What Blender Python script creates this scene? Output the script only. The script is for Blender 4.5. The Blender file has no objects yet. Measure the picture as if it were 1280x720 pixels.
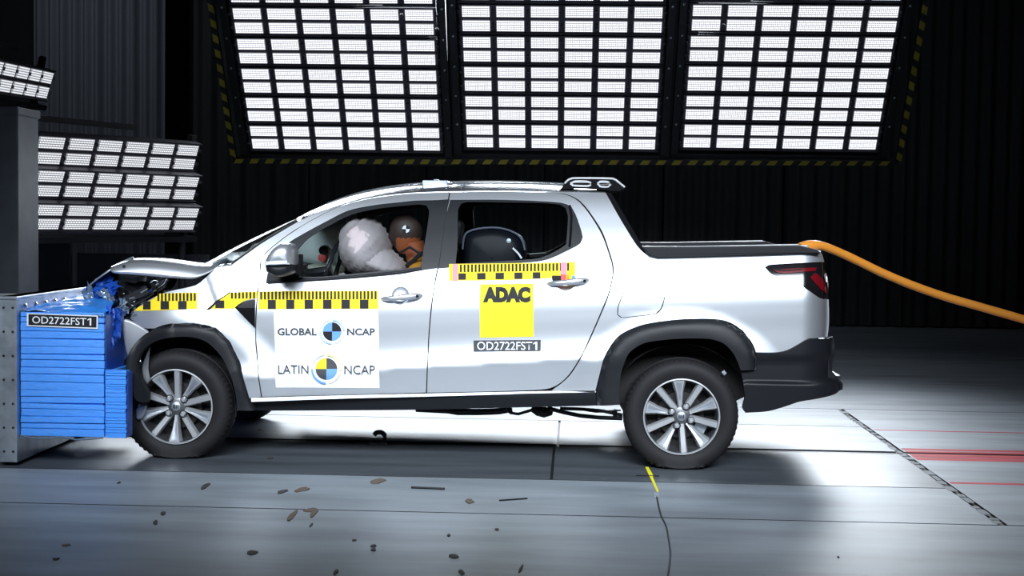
import bpy, bmesh, math, random
from mathutils import Vector, Matrix, noise
from mathutils.geometry import delaunay_2d_cdt
SC = bpy.context.scene
COL = SC.collection
R = math.radians

# ------------------------------------------------------------------ camera
F_PX = 1778.0                                   # focal length in pixels of the 1280 px frame (50 mm lens)
CAM = Vector((0.0, -7.87, 1.376))
_rho = R(0.8)
_yv = Vector(((718 - 640) / F_PX, (360 - 275) / F_PX, -1)).normalized()
_h = Vector((math.cos(_rho), -math.sin(_rho), 0))
_zv = _h.cross(_yv).normalized()
_xv = _yv.cross(_zv).normalized()
ROT = Matrix((_xv, _yv, _zv))                   # camera axes to world
cam_d = bpy.data.cameras.new('camera'); cam_d.sensor_width = 36; cam_d.lens = F_PX / 1280 * 36
cam_d.clip_end = 100
cam = bpy.data.objects.new('camera', cam_d); COL.objects.link(cam)
cam.matrix_world = Matrix.Translation(CAM) @ ROT.to_4x4()
SC.camera = cam

# ------------------------------------------------------------------ world and exposure
w = bpy.data.worlds.new('hall'); SC.world = w; w.use_nodes = True
w.node_tree.nodes['Background'].inputs[0].default_value = (0.5, 0.6, 0.8, 1)
w.node_tree.nodes['Background'].inputs[1].default_value = 0.01
SC.view_settings.view_transform = 'Standard'; SC.view_settings.look = 'None'
SC.view_settings.exposure = 0.0; SC.view_settings.gamma = 1

# ------------------------------------------------------------------ lamps' light and added fill
def area(name, loc, target, sx, sy, power, spread, color=(0.86, 0.93, 1.0)):
    d = bpy.data.lights.new(name, 'AREA'); d.shape = 'RECTANGLE'; d.size = sx; d.size_y = sy
    d.energy = power; d.spread = R(spread); d.color = color
    o = bpy.data.objects.new(name, d); COL.objects.link(o); o.location = loc
    o.rotation_euler = (Vector(target) - Vector(loc)).to_track_quat('-Z', 'Y').to_euler()
    return o
for i, x in enumerate((-2.28, -0.05, 2.2)):     # the three big arrays behind the truck
    area('array_light', (x, 6.35, 2.95), (x * 0.75 - 0.1, 0.9, 0.35), 2.0, 1.7, 40, 60)
for i, x in enumerate((-2.5, -0.1, 2.2)):       # their twins over the camera side
    area('array_light', (x, -5.0, 3.6), (x * 0.6 - 0.35, 0.1, 0.7), 2.0, 1.7, 30, 48)
area('curtain_fill', (-6.4, 8.2, 6.6), (-6.4, 11.2, 2.6), 1.0, 1.0, 9, 90)  # added fill aimed at the side curtain, no such lamp in the hall
area('curtain_fill', (1.5, 7.8, 6.8), (1.5, 11.3, 1.5), 7.0, 0.6, 8, 100)  # second added fill, only lifts the black curtains along the back
area('rack_light', (-3.4, 3.75, 1.6), (-1.6, 0.5, 0.9), 1.6, 0.7, 22, 100)

# ------------------------------------------------------------------ helpers
def lin(c):
    return tuple((v / 12.92 if v <= 0.04045 else ((v + 0.055) / 1.055) ** 2.4) for v in [q / 255 for q in c])
def U(px, py, y):
    """point of the plane y = const that the photograph shows at (px, py): turns measured pixels into metres"""
    d = ROT @ Vector(((px - 640) / F_PX, (360 - py) / F_PX, -1))
    t = (y - CAM.y) / d.y
    return CAM + d * t
def G(px, py, z=0.0):
    d = ROT @ Vector(((px - 640) / F_PX, (360 - py) / F_PX, -1))
    return CAM + d * ((z - CAM.z) / d.z)
def mat(name, col, rough=0.5, metal=0.0, coat=0.0, bump=0.0, bscale=40, var=0.0, vscale=6, emit=None, stretch=None, spec=None, coat_rough=0.03):
    m = bpy.data.materials.new(name); m.use_nodes = True
    nt = m.node_tree; b = nt.nodes['Principled BSDF']
    c = (*lin(col), 1) if max(col) > 1 else (*col, 1)
    b.inputs['Base Color'].default_value = c
    b.inputs['Roughness'].default_value = rough; b.inputs['Metallic'].default_value = metal
    b.inputs['Coat Weight'].default_value = coat; b.inputs['Coat Roughness'].default_value = coat_rough
    if spec is not None: b.inputs['Specular IOR Level'].default_value = spec
    if bump or var:
        tc = nt.nodes.new('ShaderNodeTexCoord'); mp = nt.nodes.new('ShaderNodeMapping')
        nt.links.new(tc.outputs['Object'], mp.inputs[0])
        if stretch: mp.inputs['Scale'].default_value = stretch
    if var:
        n = nt.nodes.new('ShaderNodeTexNoise'); n.inputs['Scale'].default_value = vscale; n.inputs['Detail'].default_value = 6
        nt.links.new(mp.outputs[0], n.inputs['Vector'])
        r = nt.nodes.new('ShaderNodeMapRange'); r.inputs[1].default_value = 0.3; r.inputs[2].default_value = 0.7
        r.inputs[3].default_value = 1 - var; r.inputs[4].default_value = 1 + var
        nt.links.new(n.outputs[0], r.inputs[0])
        x = nt.nodes.new('ShaderNodeMix'); x.data_type = 'RGBA'; x.blend_type = 'MULTIPLY'; x.inputs[0].default_value = 1
        x.inputs[6].default_value = c; nt.links.new(r.outputs[0], x.inputs[7]); nt.links.new(x.outputs[2], b.inputs['Base Color'])
    if bump:
        n = nt.nodes.new('ShaderNodeTexNoise'); n.inputs['Scale'].default_value = bscale; n.inputs['Detail'].default_value = 5
        nt.links.new(mp.outputs[0], n.inputs['Vector'])
        q = nt.nodes.new('ShaderNodeBump'); q.inputs['Strength'].default_value = bump; q.inputs['Distance'].default_value = 0.01
        nt.links.new(n.outputs[0], q.inputs['Height']); nt.links.new(q.outputs[0], b.inputs['Normal'])
    if emit:
        b.inputs['Emission Color'].default_value = (*emit[0], 1); b.inputs['Emission Strength'].default_value = emit[1]
    return m
def glassmat(name, tint, refl=0.5, ior=1.5):
    m = bpy.data.materials.new(name); m.use_nodes = True; nt = m.node_tree
    nt.nodes.remove(nt.nodes['Principled BSDF']); out = nt.nodes['Material Output']
    t = nt.nodes.new('ShaderNodeBsdfTransparent'); t.inputs[0].default_value = (*tint, 1)
    g = nt.nodes.new('ShaderNodeBsdfGlossy'); g.inputs['Roughness'].default_value = 0.03
    f = nt.nodes.new('ShaderNodeFresnel'); f.inputs[0].default_value = ior
    k = nt.nodes.new('ShaderNodeMath'); k.operation = 'MULTIPLY'; k.inputs[1].default_value = refl
    mx = nt.nodes.new('ShaderNodeMixShader')
    nt.links.new(f.outputs[0], k.inputs[0]); nt.links.new(k.outputs[0], mx.inputs[0])
    nt.links.new(t.outputs[0], mx.inputs[1]); nt.links.new(g.outputs[0], mx.inputs[2]); nt.links.new(mx.outputs[0], out.inputs[0])
    return m
M = dict(
    paint=mat('silver_paint', (0.70, 0.74, 0.80), 0.36, 0.78, coat=0.5),
    roofp=mat('polished_silver_paint', (0.70, 0.74, 0.80), 0.17, 0.85, coat=1.0),
    dark=mat('black_inner', (0.012, 0.012, 0.014), 0.7),
    trim=mat('black_plastic', (0.011, 0.0125, 0.016), 0.45, spec=.24, bump=0.05, bscale=400),
    gloss=mat('gloss_black', (0.008, 0.008, 0.01), 0.14),
    pillar=mat('satin_black', (0.016, 0.018, 0.022), 0.36, spec=.4),
    tyre=mat('tyre_rubber', (0.016, 0.016, 0.018), 0.62, spec=.22, bump=0.06, bscale=120),
    alloy=mat('machined_alloy', (0.58, 0.60, 0.63), 0.33, 0.65),
    alloyd=mat('dark_alloy', (0.16, 0.165, 0.175), 0.4, 0.8),
    chrome=mat('chrome', (0.85, 0.86, 0.88), 0.08, 1.0),
    steel=mat('galvanised_steel', (0.42, 0.47, 0.54), 0.42, 0.75, var=0.25, vscale=9, bump=0.1, bscale=30),
    blue=mat('blue_tape', (0.045, 0.29, 0.92), 0.30, bump=0.35, bscale=14, var=0.1, stretch=(3, 3, 26)),
    white=mat('white_vinyl', (0.80, 0.84, 0.90), 0.55, spec=.15),
    yellow=mat('yellow_vinyl', (0.92, 0.70, 0.03), 0.55, spec=.15),
    lemon=mat('lemon_vinyl', (0.95, 0.88, 0.03), 0.55, spec=.15),
    ink=mat('black_ink', (0.02, 0.02, 0.024), 0.55, spec=.15),
    grey=mat('grey_ink', (0.06, 0.065, 0.075), 0.55, spec=.15),
    sky=mat('blue_ink', (0.16, 0.36, 0.82), 0.55, spec=.15),
    red=mat('red_ink', (0.75, 0.12, 0.12), 0.4),
    orange=mat('orange_cable', (0.80, 0.30, 0.035), 0.45),
    bag=mat('airbag_fabric', (0.46, 0.40, 0.42), 0.8, bump=0.3, bscale=9, stretch=(1, 1, 1)),
    bag2=mat('pale_airbag', (0.66, 0.78, 0.78), 0.8, bump=0.2, bscale=9),
    redlens=mat('red_lens', (0.15, 0.005, 0.01), 0.2, spec=.3),
    lens=mat('smoked_lens', (0.03, 0.03, 0.035), 0.06, coat=1.0),
    glass=glassmat('window_glass', (0.78, 0.82, 0.82), 0.2),
    tint=glassmat('tinted_glass', (0.30, 0.32, 0.34), 0.2),
    bright=mat('bright_trim', (0.85, 0.87, 0.9), 0.3, 0.4),
    foil=mat('crumpled_film', (0.30, 0.42, 0.62), 0.16, 0.6, bump=0.6, bscale=25),
)
def link(name, me, parent=None, m=None, smooth=False):
    o = bpy.data.objects.new(name, me); COL.objects.link(o)
    if parent: o.parent = parent
    if m:
        me.materials.clear()
        for q in (m if isinstance(m, (list, tuple)) else [m]): me.materials.append(q)
    if smooth: me.polygons.foreach_set('use_smooth', [True] * len(me.polygons))
    return o
def tag(o, label=None, cat=None, group=None, kind=None):
    for k, v in (('label', label), ('category', cat), ('group', group), ('kind', kind)):
        if v: o[k] = v
    return o
def empty(name, loc, label, cat, group=None):
    o = bpy.data.objects.new(name, None); COL.objects.link(o); o.location = loc; o.empty_display_size = 0.1
    return tag(o, label, cat, group)
class MB:
    def __init__(s): s.v = []; s.f = []; s.mi = []
    def add(s, vs, fs, mi=0):
        n = len(s.v); s.v += [tuple(q) for q in vs]; s.f += [tuple(i + n for i in f) for f in fs]; s.mi += [mi] * len(fs)
    def box(s, a, b, mi=0, rot=None, bev=0):
        (x0, y0, z0), (x1, y1, z1) = a, b
        vs = [Vector(p) for p in ((x0,y0,z0),(x1,y0,z0),(x1,y1,z0),(x0,y1,z0),(x0,y0,z1),(x1,y0,z1),(x1,y1,z1),(x0,y1,z1))]
        if rot: c = sum(vs, Vector()) / 8; vs = [rot @ (v - c) + c for v in vs]
        s.add(vs, [(0,3,2,1),(4,5,6,7),(0,1,5,4),(1,2,6,5),(2,3,7,6),(3,0,4,7)], mi)
    def hexa(s, a, b, mi=0):
        """a, b: two quads facing each other"""
        s.add(list(a) + list(b), [(3,2,1,0),(4,5,6,7),(0,1,5,4),(1,2,6,5),(2,3,7,6),(3,0,4,7)], mi)
    def tube(s, pts, r, n=10, mi=0, caps=True):
        pts = [Vector(p) for p in pts]; rs = r if isinstance(r, (list, tuple)) else [r] * len(pts)
        up = Vector((0, 0, 1)); base = len(s.v); vs = []; fs = []
        for i, p in enumerate(pts):
            d = (pts[min(i + 1, len(pts) - 1)] - pts[max(i - 1, 0)]).normalized()
            a = d.cross(up); a = d.cross(Vector((0, 1, 0))) if a.length < 0.05 else a
            a.normalize(); b = d.cross(a)
            vs += [p + (a * math.cos(2*math.pi*k/n) + b * math.sin(2*math.pi*k/n)) * rs[i] for k in range(n)]
        for i in range(len(pts) - 1):
            for k in range(n): fs.append((i*n+k, i*n+(k+1)%n, (i+1)*n+(k+1)%n, (i+1)*n+k))
        if caps: fs += [tuple(range(n)), tuple(range((len(pts)-1)*n, len(pts)*n))[::-1]]
        s.add(vs, fs, mi)
    def lathe(s, prof, c, n=48, mi=0, axis='y', closed=False, rmod=None):
        vs = []; fs = []; k = len(prof)
        for i in range(n):
            a = 2*math.pi*i/n
            for j, (r, h) in enumerate(prof):
                rr = rmod(r, h, i, j) if rmod else r
                if axis == 'y': vs.append((c[0] + rr*math.cos(a), c[1] + h, c[2] + rr*math.sin(a)))
                else: vs.append((c[0] + rr*math.cos(a), c[1] + rr*math.sin(a), c[2] + h))
        for i in range(n):
            for j in range(k if closed else k - 1):
                fs.append((i*k+j, i*k+(j+1)%k, ((i+1)%n)*k+(j+1)%k, ((i+1)%n)*k+j))
        s.add(vs, fs, mi)
    def prism(s, poly, y0, y1, mi=0):
        """poly: (x, z) outline extruded along y"""
        n = len(poly)
        tri = [tuple(t) for t in triangulate(poly)]
        s.add([(x, y0, z) for x, z in poly] + [(x, y1, z) for x, z in poly],
              tri + [tuple(i + n for i in t[::-1]) for t in tri] + [(i, (i+1) % n, n + (i+1) % n, n + i) for i in range(n)], mi)
    def grid(s, rows, mi=0):
        n = len(rows[0]); vs = [p for r in rows for p in r]
        s.add(vs, [(i*n+j, i*n+j+1, (i+1)*n+j+1, (i+1)*n+j) for i in range(len(rows)-1) for j in range(n-1)], mi)
    def build(s, name, m, parent=None, smooth=False, bevel=0, fix=True, angle=None):
        me = bpy.data.meshes.new(name); me.from_pydata(s.v, [], s.f); me.update()
        o = link(name, me, parent, m)
        me.polygons.foreach_set('material_index', s.mi)
        if fix:
            bm = bmesh.new(); bm.from_mesh(me); bmesh.ops.recalc_face_normals(bm, faces=bm.faces); bm.to_mesh(me); bm.free()
        if smooth:
            me.polygons.foreach_set('use_smooth', [True] * len(me.polygons))
            me.set_sharp_from_angle(angle=R(angle or 40))
        if bevel:
            q = o.modifiers.new('bevel', 'BEVEL'); q.width = bevel; q.segments = 2; q.limit_method = 'ANGLE'; q.angle_limit = R(40)
        return o
def triangulate(poly):
    from mathutils.geometry import tessellate_polygon
    t = tessellate_polygon([[Vector((x, z, 0)) for x, z in poly]])
    out = []
    for a, b, c in t:
        (ax, az), (bx, bz), (cx, cz) = poly[a], poly[b], poly[c]
        out.append((a, b, c) if (bx-ax)*(cz-az) - (bz-az)*(cx-ax) > 0 else (a, c, b))
    return out
def inside(p, poly):
    x, z = p; c = False; n = len(poly); j = n - 1
    for i in range(n):
        xi, zi = poly[i]; xj, zj = poly[j]
        if (zi > z) != (zj > z) and x < (xj - xi) * (z - zi) / (zj - zi) + xi: c = not c
        j = i
    return c
def seg_d(p, a, b):
    ax, az = a; dx, dz = b[0]-ax, b[1]-az; L = dx*dx + dz*dz
    t = 0 if L == 0 else max(0, min(1, ((p[0]-ax)*dx + (p[1]-az)*dz) / L))
    return math.hypot(p[0]-ax-t*dx, p[1]-az-t*dz)
def smooth_outline(pts, step, corner=48, closed=True):
    """Catmull-Rom through traced points, sharp where the turn is large"""
    n = len(pts); out = []
    def is_corner(i):
        if not closed and i in (0, n-1): return True
        a, b, c = pts[i-1], pts[i], pts[(i+1) % n]
        u = math.atan2(b[1]-a[1], b[0]-a[0]); v = math.atan2(c[1]-b[1], c[0]-b[0])
        return abs((v-u+math.pi) % (2*math.pi) - math.pi) > R(corner)
    cor = [is_corner(i) for i in range(n)]
    for i in range(n if closed else n-1):
        p1, p2 = Vector(pts[i]), Vector(pts[(i+1) % n])
        p0 = Vector(pts[i-1]) if not cor[i] else p1 * 2 - p2
        p3 = Vector(pts[(i+2) % n]) if not cor[(i+1) % n] else p2 * 2 - p1
        L = (p2 - p1).length; k = max(1, round(L / step))
        for j in range(k):
            t = j / k
            t0 = (p2 - p0) * 0.5; t3 = (p3 - p1) * 0.5
            l0 = t0.length or 1; l3 = t3.length or 1
            t0 = t0 * min(1, L / l0); t3 = t3 * min(1, L / l3)
            h = p1*(2*t**3-3*t*t+1) + t0*(t**3-2*t*t+t) + p2*(-2*t**3+3*t*t) + t3*(t**3-t*t)
            out.append((h.x, h.y))
    if not closed: out.append(tuple(pts[-1]))
    return out

# ------------------------------------------------------------------ the truck's side surface
def herm(tab, t):
    if t <= tab[0][0]: return tab[0][1] + (t - tab[0][0]) * (tab[1][1]-tab[0][1])/(tab[1][0]-tab[0][0])
    if t >= tab[-1][0]: return tab[-1][1] + (t - tab[-1][0]) * (tab[-1][1]-tab[-2][1])/(tab[-1][0]-tab[-2][0])
    for i in range(len(tab)-1):
        if t <= tab[i+1][0]:
            x0, y0 = tab[i]; x1, y1 = tab[i+1]; h = x1-x0; d = (y1-y0)/h
            m0 = d if i == 0 else ((y0-tab[i-1][1])/(x0-tab[i-1][0]) + d)/2
            m1 = d if i+2 >= len(tab) else (d + (tab[i+2][1]-y1)/(tab[i+2][0]-x1))/2
            s = (t-x0)/h
            return y0*(2*s**3-3*s*s+1) + h*m0*(s**3-2*s*s+s) + y1*(-2*s**3+3*s*s) + h*m1*(s**3-s*s)
PROF = [(0.2,0.022),(0.56,0.022),(0.66,0.022),(0.74,0.022),(0.84,0.020),(0.92,0.021),(0.98,0.030),(1.04,0.046),(1.10,0.070),(1.2,0.115),(1.35,0.188),(1.5,0.272),(1.58,0.335)]
WF = (U(219, 508.5, 0).x, U(219, 508.5, 0).z); WR = (U(852, 521, 0).x, U(852, 521, 0).z)
YC = 0.86                                       # the truck's middle plane
XE = U(1036, 380, 0.06).x                       # rear corner
XF = U(158, 400, 0.1).x
def sstep(a, b, t):
    t = max(0, min(1, (t-a)/(b-a))); return t*t*(3-2*t)
def S(x, z):
    y = herm(PROF, z - 0.042*x)
    zc = 0.592 + 0.075*x                        # door crease
    fade = sstep(-2.05, -1.75, x) * (1 - sstep(0.02, 0.40, x))
    d = z - zc
    y += fade * (-0.020*math.exp(-(max(d, 0)/0.075)**2) if d > 0 else -0.020 + 0.20*min(-d, 0.14) - max(0, min(-d, .14)-.07)*.1)
    for (wx, wz) in (WF, WR):                   # swelling round the wheel arches
        r = math.hypot((x-wx)*0.92, z-wz-0.0)
        y -= 0.02 * (1 - sstep(0.46, 0.62, r)) * sstep(1.02, 0.85, z)
    r = 0.16                                    # rear corner
    if x > XE - r:
        q = min(x - XE + r, r*0.985); y += r - math.sqrt(r*r - q*q)
    if x < -2.15: y += 0.6 * (x+2.15)**2
    # buckled front wing
    u = (x + 2.045) - (z - 0.93) * -0.45
    if z > 0.8: y += 0.008 * math.exp(-(u/0.03)**2) * sstep(0.80, 0.92, z) - 0.005*math.exp(-((u+0.09)/0.05)**2) * sstep(0.8, 0.92, z)
    return y
def UP(px, py, yf=S, dy=0.0):
    y = 0.05
    for _ in range(16):
        p = U(px, py, y); y = 0.45*y + 0.55*(max(-0.2, min(0.45, yf(p.x, p.z))) + dy)
    return U(px, py, y)
def xz(pts, yf=S):
    out = []
    for a in pts:
        p = UP(a[0], a[1], yf); out.append((p.x, p.z))
    return out
def panel(name, outline, m, parent, holes=(), yf=S, step=0.03, thick=0.02, dy=0.0, mirror=True, inner='dark', corner=48, px=True, flange=True, grow_m=0.0):
    """sheet cut to a traced outline, lying on the side surface, with a folded edge and a dark inner skin"""
    out = smooth_outline(xz(outline, yf) if px else outline, step, corner)
    hs = [smooth_outline(xz(h, yf) if px else h, step, corner) for h in holes]
    if grow_m:
        A = sum(out[i-1][0]*out[i][1]-out[i][0]*out[i-1][1] for i in range(len(out))); sg = 1 if A > 0 else -1; o2 = []
        for i in range(len(out)):
            tx, tz = out[(i+1) % len(out)][0]-out[i-1][0], out[(i+1) % len(out)][1]-out[i-1][1]; L = math.hypot(tx, tz) or 1
            o2.append((out[i][0] + sg*tz/L*grow_m, out[i][1] - sg*tx/L*grow_m))
        out = o2
    loops = [out] + hs
    vs = []; es = []
    for lp in loops:
        n0 = len(vs); vs += [Vector(p) for p in lp]; es += [(n0+i, n0+(i+1) % len(lp)) for i in range(len(lp))]
    xs = [p[0] for p in out]; zs = [p[1] for p in out]
    segs = [(lp[i], lp[(i+1) % len(lp)]) for lp in loops for i in range(len(lp))]
    x = min(xs) + step/2
    while x < max(xs):
        z = min(zs) + step/2
        while z < max(zs):
            p = (x + random.uniform(-.1, .1)*step*0, z)
            if inside(p, out) and not any(inside(p, h) for h in hs):
                if all(seg_d(p, a, b) > step*0.45 for a, b in segs if abs(a[0]-x) < 3*step and abs(a[1]-z) < 3*step): vs.append(Vector(p))
            z += step
        x += step
    V, E, F = delaunay_2d_cdt(vs, es, [], 0, 1e-5)[:3]
    tris = []
    for f in F:
        c = (sum(V[i].x for i in f)/len(f), sum(V[i].y for i in f)/len(f))
        if inside(c, out) and not any(inside(c, h) for h in hs):
            a, b, cc = V[f[0]], V[f[1]], V[f[2]]
            tris.append(tuple(f) if (b-a).cross(cc-a) > 0 else tuple(f[::-1]))
    used = {}; P = []
    e = 0.002
    for f in tris:
        for i in f:
            if i not in used: used[i] = len(P); P.append((V[i].x, V[i].y))
    tris = [tuple(used[i] for i in f) for f in tris]
    vv = []; nn = []; ff = []; mi = []
    for (x, z) in P:
        vv.append((x, yf(x, z)+dy, z))
        gx = (yf(x+e, z)-yf(x-e, z))/(2*e); gz = (yf(x, z+e)-yf(x, z-e))/(2*e)
        nn.append(Vector((gx, -1, gz)).normalized())
    ff += tris; mi += [0]*len(tris)
    if flange:
        n = len(vv); cnt = {}
        for (x, z) in P: vv.append((x, yf(x, z)+dy+thick, z)); nn.append(Vector((0, 1, 0)))
        ff += [tuple(i+n for i in f[::-1]) for f in tris]; mi += [1]*len(tris)
        for f in tris:
            for k in range(3): cnt.setdefault(tuple(sorted((f[k], f[(k+1) % 3]))), []).append((f[k], f[(k+1) % 3]))
        for k, lst in cnt.items():
            if len(lst) == 1:
                a, b = lst[0]; pa, pb = P[a], P[b]
                nx, nz = (pb[1]-pa[1]), -(pb[0]-pa[0]); nv = Vector((nx, 0, nz)).normalized()
                q = len(vv)
                for i, off in ((a, 0), (b, 0), (b, thick), (a, thick)):
                    vv.append((P[i][0], yf(*P[i])+dy+off, P[i][1])); nn.append(nv)
                ff.append((q+1, q, q+3, q+2)); mi.append(1)
    res = []
    for side in ((0, 1) if mirror else (0,)):
        me = bpy.data.meshes.new(name)
        if side == 0: me.from_pydata(vv, [], ff)
        else: me.from_pydata([(x, 2*YC-y, z) for x, y, z in vv], [], [f[::-1] for f in ff])
        me.update()
        o = link(name, me, parent, [m, M[inner] if isinstance(inner, str) else inner])
        me.polygons.foreach_set('material_index', mi); me.polygons.foreach_set('use_smooth', [True]*len(ff))
        me.normals_split_custom_set_from_vertices(nn if side == 0 else [Vector((v.x, -v.y, v.z)) for v in nn])
        res.append(o)
    return res if mirror else res[0]

# ------------------------------------------------------------------ the hall
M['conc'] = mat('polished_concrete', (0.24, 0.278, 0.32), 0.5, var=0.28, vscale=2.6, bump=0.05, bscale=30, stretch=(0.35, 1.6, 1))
M['joint'] = mat('joint_filler', (0.015, 0.016, 0.018), 0.6)
M['wallm'] = mat('dark_wall', (0.018, 0.019, 0.022), 0.8, var=0.2, vscale=1)
fl = MB(); fl.box((-9, -11, -0.25), (9, 12, -0.012)); floor = fl.build('floor', M['joint']); tag(floor, kind='structure')
XJ = 1.98; g = 0.008
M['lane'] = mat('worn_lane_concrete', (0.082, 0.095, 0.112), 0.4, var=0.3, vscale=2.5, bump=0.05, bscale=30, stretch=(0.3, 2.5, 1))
def slab(x0, x1, y0, y1, dz=0.0):
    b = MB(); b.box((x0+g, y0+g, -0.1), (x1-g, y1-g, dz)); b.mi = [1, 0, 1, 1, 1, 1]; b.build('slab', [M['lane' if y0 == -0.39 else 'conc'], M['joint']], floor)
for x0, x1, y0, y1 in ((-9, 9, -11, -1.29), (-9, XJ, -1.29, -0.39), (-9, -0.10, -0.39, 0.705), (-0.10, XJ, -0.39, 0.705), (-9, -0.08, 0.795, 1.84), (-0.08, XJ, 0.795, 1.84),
                       (-9, XJ, 1.84, 2.74), (XJ+0.03, 9, -1.29, 0.72), (XJ+0.03, 9, 0.775, 2.74), (-9, 9, 2.74, 7), (-9, 9, 7, 12)):
    slab(x0, x1, y0, y1)
b = MB(); b.box((-9, 0.70, -0.02), (9, 0.80, -0.009)); b.box((-9, 0.735, -0.02), (9, 0.765, -0.005)); b.build('tow_rail_channel', mat('rail_steel', (0.012, 0.012, 0.014), 0.5), floor)  # rail channel, widened and blackened to take in the shadow band along it
redp = mat('red_floor_paint', (0.52, 0.02, 0.035), 0.6, spec=.15, var=0.3, vscale=6, stretch=(0.5, 3, 1))
for y0, y1 in ((0.86, 0.93), (0.78, 0.835), (0.60, 0.72), (0.50, 0.59), (-0.25, -0.20), (1.68, 1.71)):
    b = MB(); b.box((XJ + 0.05, y0, -0.001), (8.9, y1, 0.0006)); b.build('painted_stripe', redp, floor)
b = MB(); random.seed(4)                        # chipped filler along the slanting joint
y = -1.25
while y < 2.7:
    l = random.uniform(0.03, 0.14); b.box((XJ + random.uniform(-.02, .0), y, -0.004), (XJ + random.uniform(.015, .035), y+l, 0.001)); y += l + random.uniform(0.01, 0.1)
tag(b.build('joint_filler', mat('pale_filler', (0.2, 0.22, 0.24), 0.7), floor), kind='stuff')
def wall(name, a, c):
    b = MB(); b.box(a, c); tag(b.build(name, M['wallm']), kind='structure')
wall('wall_back', (-9, 12, -0.2), (9, 12.2, 7)); wall('wall_left', (-9.2, -11, -0.2), (-9, 12, 7)); wall('wall_right', (9, -11, -0.2), (9.2, 12, 7))
wall('wall_front', (-9, -11.2, -0.2), (9, -11, 7)); wall('ceiling', (-9.2, -11.2, 7), (9.2, 12.2, 7.2))
cblk = mat('black_curtain_cloth', (0.034, 0.037, 0.042), 0.85, bump=0.1, bscale=60)
c_lit = mat('lit_curtain_cloth', (0.16, 0.175, 0.21), 0.8, bump=0.1, bscale=60)  # lamp spill on the dark curtain, put into a lighter cloth colour
def curtain(x0, x1, y, m, label, group, seed, z0=0.02, z1=6.2, amp=0.05, pitch=0.16):
    random.seed(seed); b = MB(); n = int((x1-x0)/0.02); rows = []
    ph = [random.uniform(0, 6) for _ in range(3)]
    for z in (z0, z0+1.5, z0+3.5, z1):
        f = 1 + 0.25*(z1-z)/(z1-z0)
        rows.append([(x0+(x1-x0)*i/n, y + amp*f*(math.sin(2*math.pi*(x0+(x1-x0)*i/n)/pitch + ph[0]) + 0.5*math.sin(2*math.pi*i/n*(x1-x0)/0.43 + ph[1])), z) for i in range(n+1)])
    b.grid(rows); o = b.build('curtain', m, smooth=True, fix=False, angle=80); tag(o, label, 'curtain', group)
curtain(-7.35, -5.55, 11.2, c_lit, 'pleated curtain coloured as lamplit grey, hanging beside the small lamp rack', None, 1)
xs = [-5.2, -3.6, -2.0, -0.4, 1.2, 2.8, 4.4, 6.0, 7.6]
where = ['first one past the lamplit grey curtain, behind the bonnet', 'seen above the windscreen', 'seen above the front door of the truck', 'seen above the rear door of the truck',
         'seen beside the roof bar above the load bed', 'seen above the tail lamp', 'crossed by the orange cable just off the tail', 'crossed by the far end of the orange cable']
for i in range(8): curtain(xs[i], xs[i+1]-0.02, 11.35, cblk, 'black pleated curtain ' + where[i], 'black curtains along the back wall', 10+i, amp=0.035, pitch=0.2)
# grey upright and low dark boards behind the crash block
b = MB(); p = U(22, 135, 2.2); b.box((-4.6, 2.2, 0), (p.x, 2.6, p.z)); b.box((-4.62, 2.18, p.z-0.05), (p.x+0.01, 2.62, p.z+0.01))
tag(b.build('barrier_column', mat('grey_painted_concrete', (0.10, 0.115, 0.14), 0.7, var=0.15), bevel=0.01), 'smooth grey upright column behind the steel barrier plate', 'column')
bd = mat('dark_board', (0.045, 0.047, 0.062), 0.6)
for (a, c, lab) in ((96, 261, 'low dark grey board behind the buckled bonnet'), (27, 88, 'low dark grey board behind the blue block')):
    q0 = U(a, 316 if a > 60 else 303, 6.0); q1 = U(c, 316 if a > 60 else 303, 6.0)
    b = MB(); b.box((q0.x, 6.0, 0.05), (q1.x, 6.06, q0.z)); b.box((q0.x, 5.8, 0), (q0.x+0.06, 6.3, 0.06)); b.box((q1.x-0.06, 5.8, 0), (q1.x, 6.3, 0.06))
    tag(b.build('partition_board', bd, bevel=0.008), lab, 'partition')

# ------------------------------------------------------------------ lamp arrays
def ledmat(gain=1.0):
    m = bpy.data.materials.new('led_emitter'); m.use_nodes = True; nt = m.node_tree; L = nt.links.new
    nt.nodes.remove(nt.nodes['Principled BSDF']); out = nt.nodes['Material Output']
    tc = nt.nodes.new('ShaderNodeTexCoord'); sp = nt.nodes.new('ShaderNodeSeparateXYZ'); L(tc.outputs['Object'], sp.inputs[0])
    def mt(op, a, b=None):
        n = nt.nodes.new('ShaderNodeMath'); n.operation = op
        for i, q in enumerate((a, b)):
            if q is None: continue
            if isinstance(q, (int, float)): n.inputs[i].default_value = q
            else: L(q, n.inputs[i])
        return n.outputs[0]
    cx = mt('COSINE', mt('MULTIPLY', sp.outputs[0], 2*math.pi*15/0.27)); cz = mt('COSINE', mt('MULTIPLY', sp.outputs[2], 2*math.pi*5/0.12))
    d = mt('MULTIPLY', mt('ADD', cx, 1.0), mt('ADD', cz, 1.0))
    st = mt('MULTIPLY', mt('ADD', mt('MULTIPLY', d, 0.72), 0.36), gain)
    e = nt.nodes.new('ShaderNodeEmission'); e.inputs[0].default_value = (0.90, 0.93, 1.0, 1); L(st, e.inputs[1]); L(e.outputs[0], out.inputs[0])
    return m
LED = ledmat(); LED2 = ledmat(0.62); LAMPB = mat('lamp_body', (0.06, 0.06, 0.08), 0.45, 0.3); LAMPF = mat('lamp_frame', (0.03, 0.032, 0.037), 0.4, 0.4)  # lamp body colour lifted to carry the glow round the cells
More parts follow.
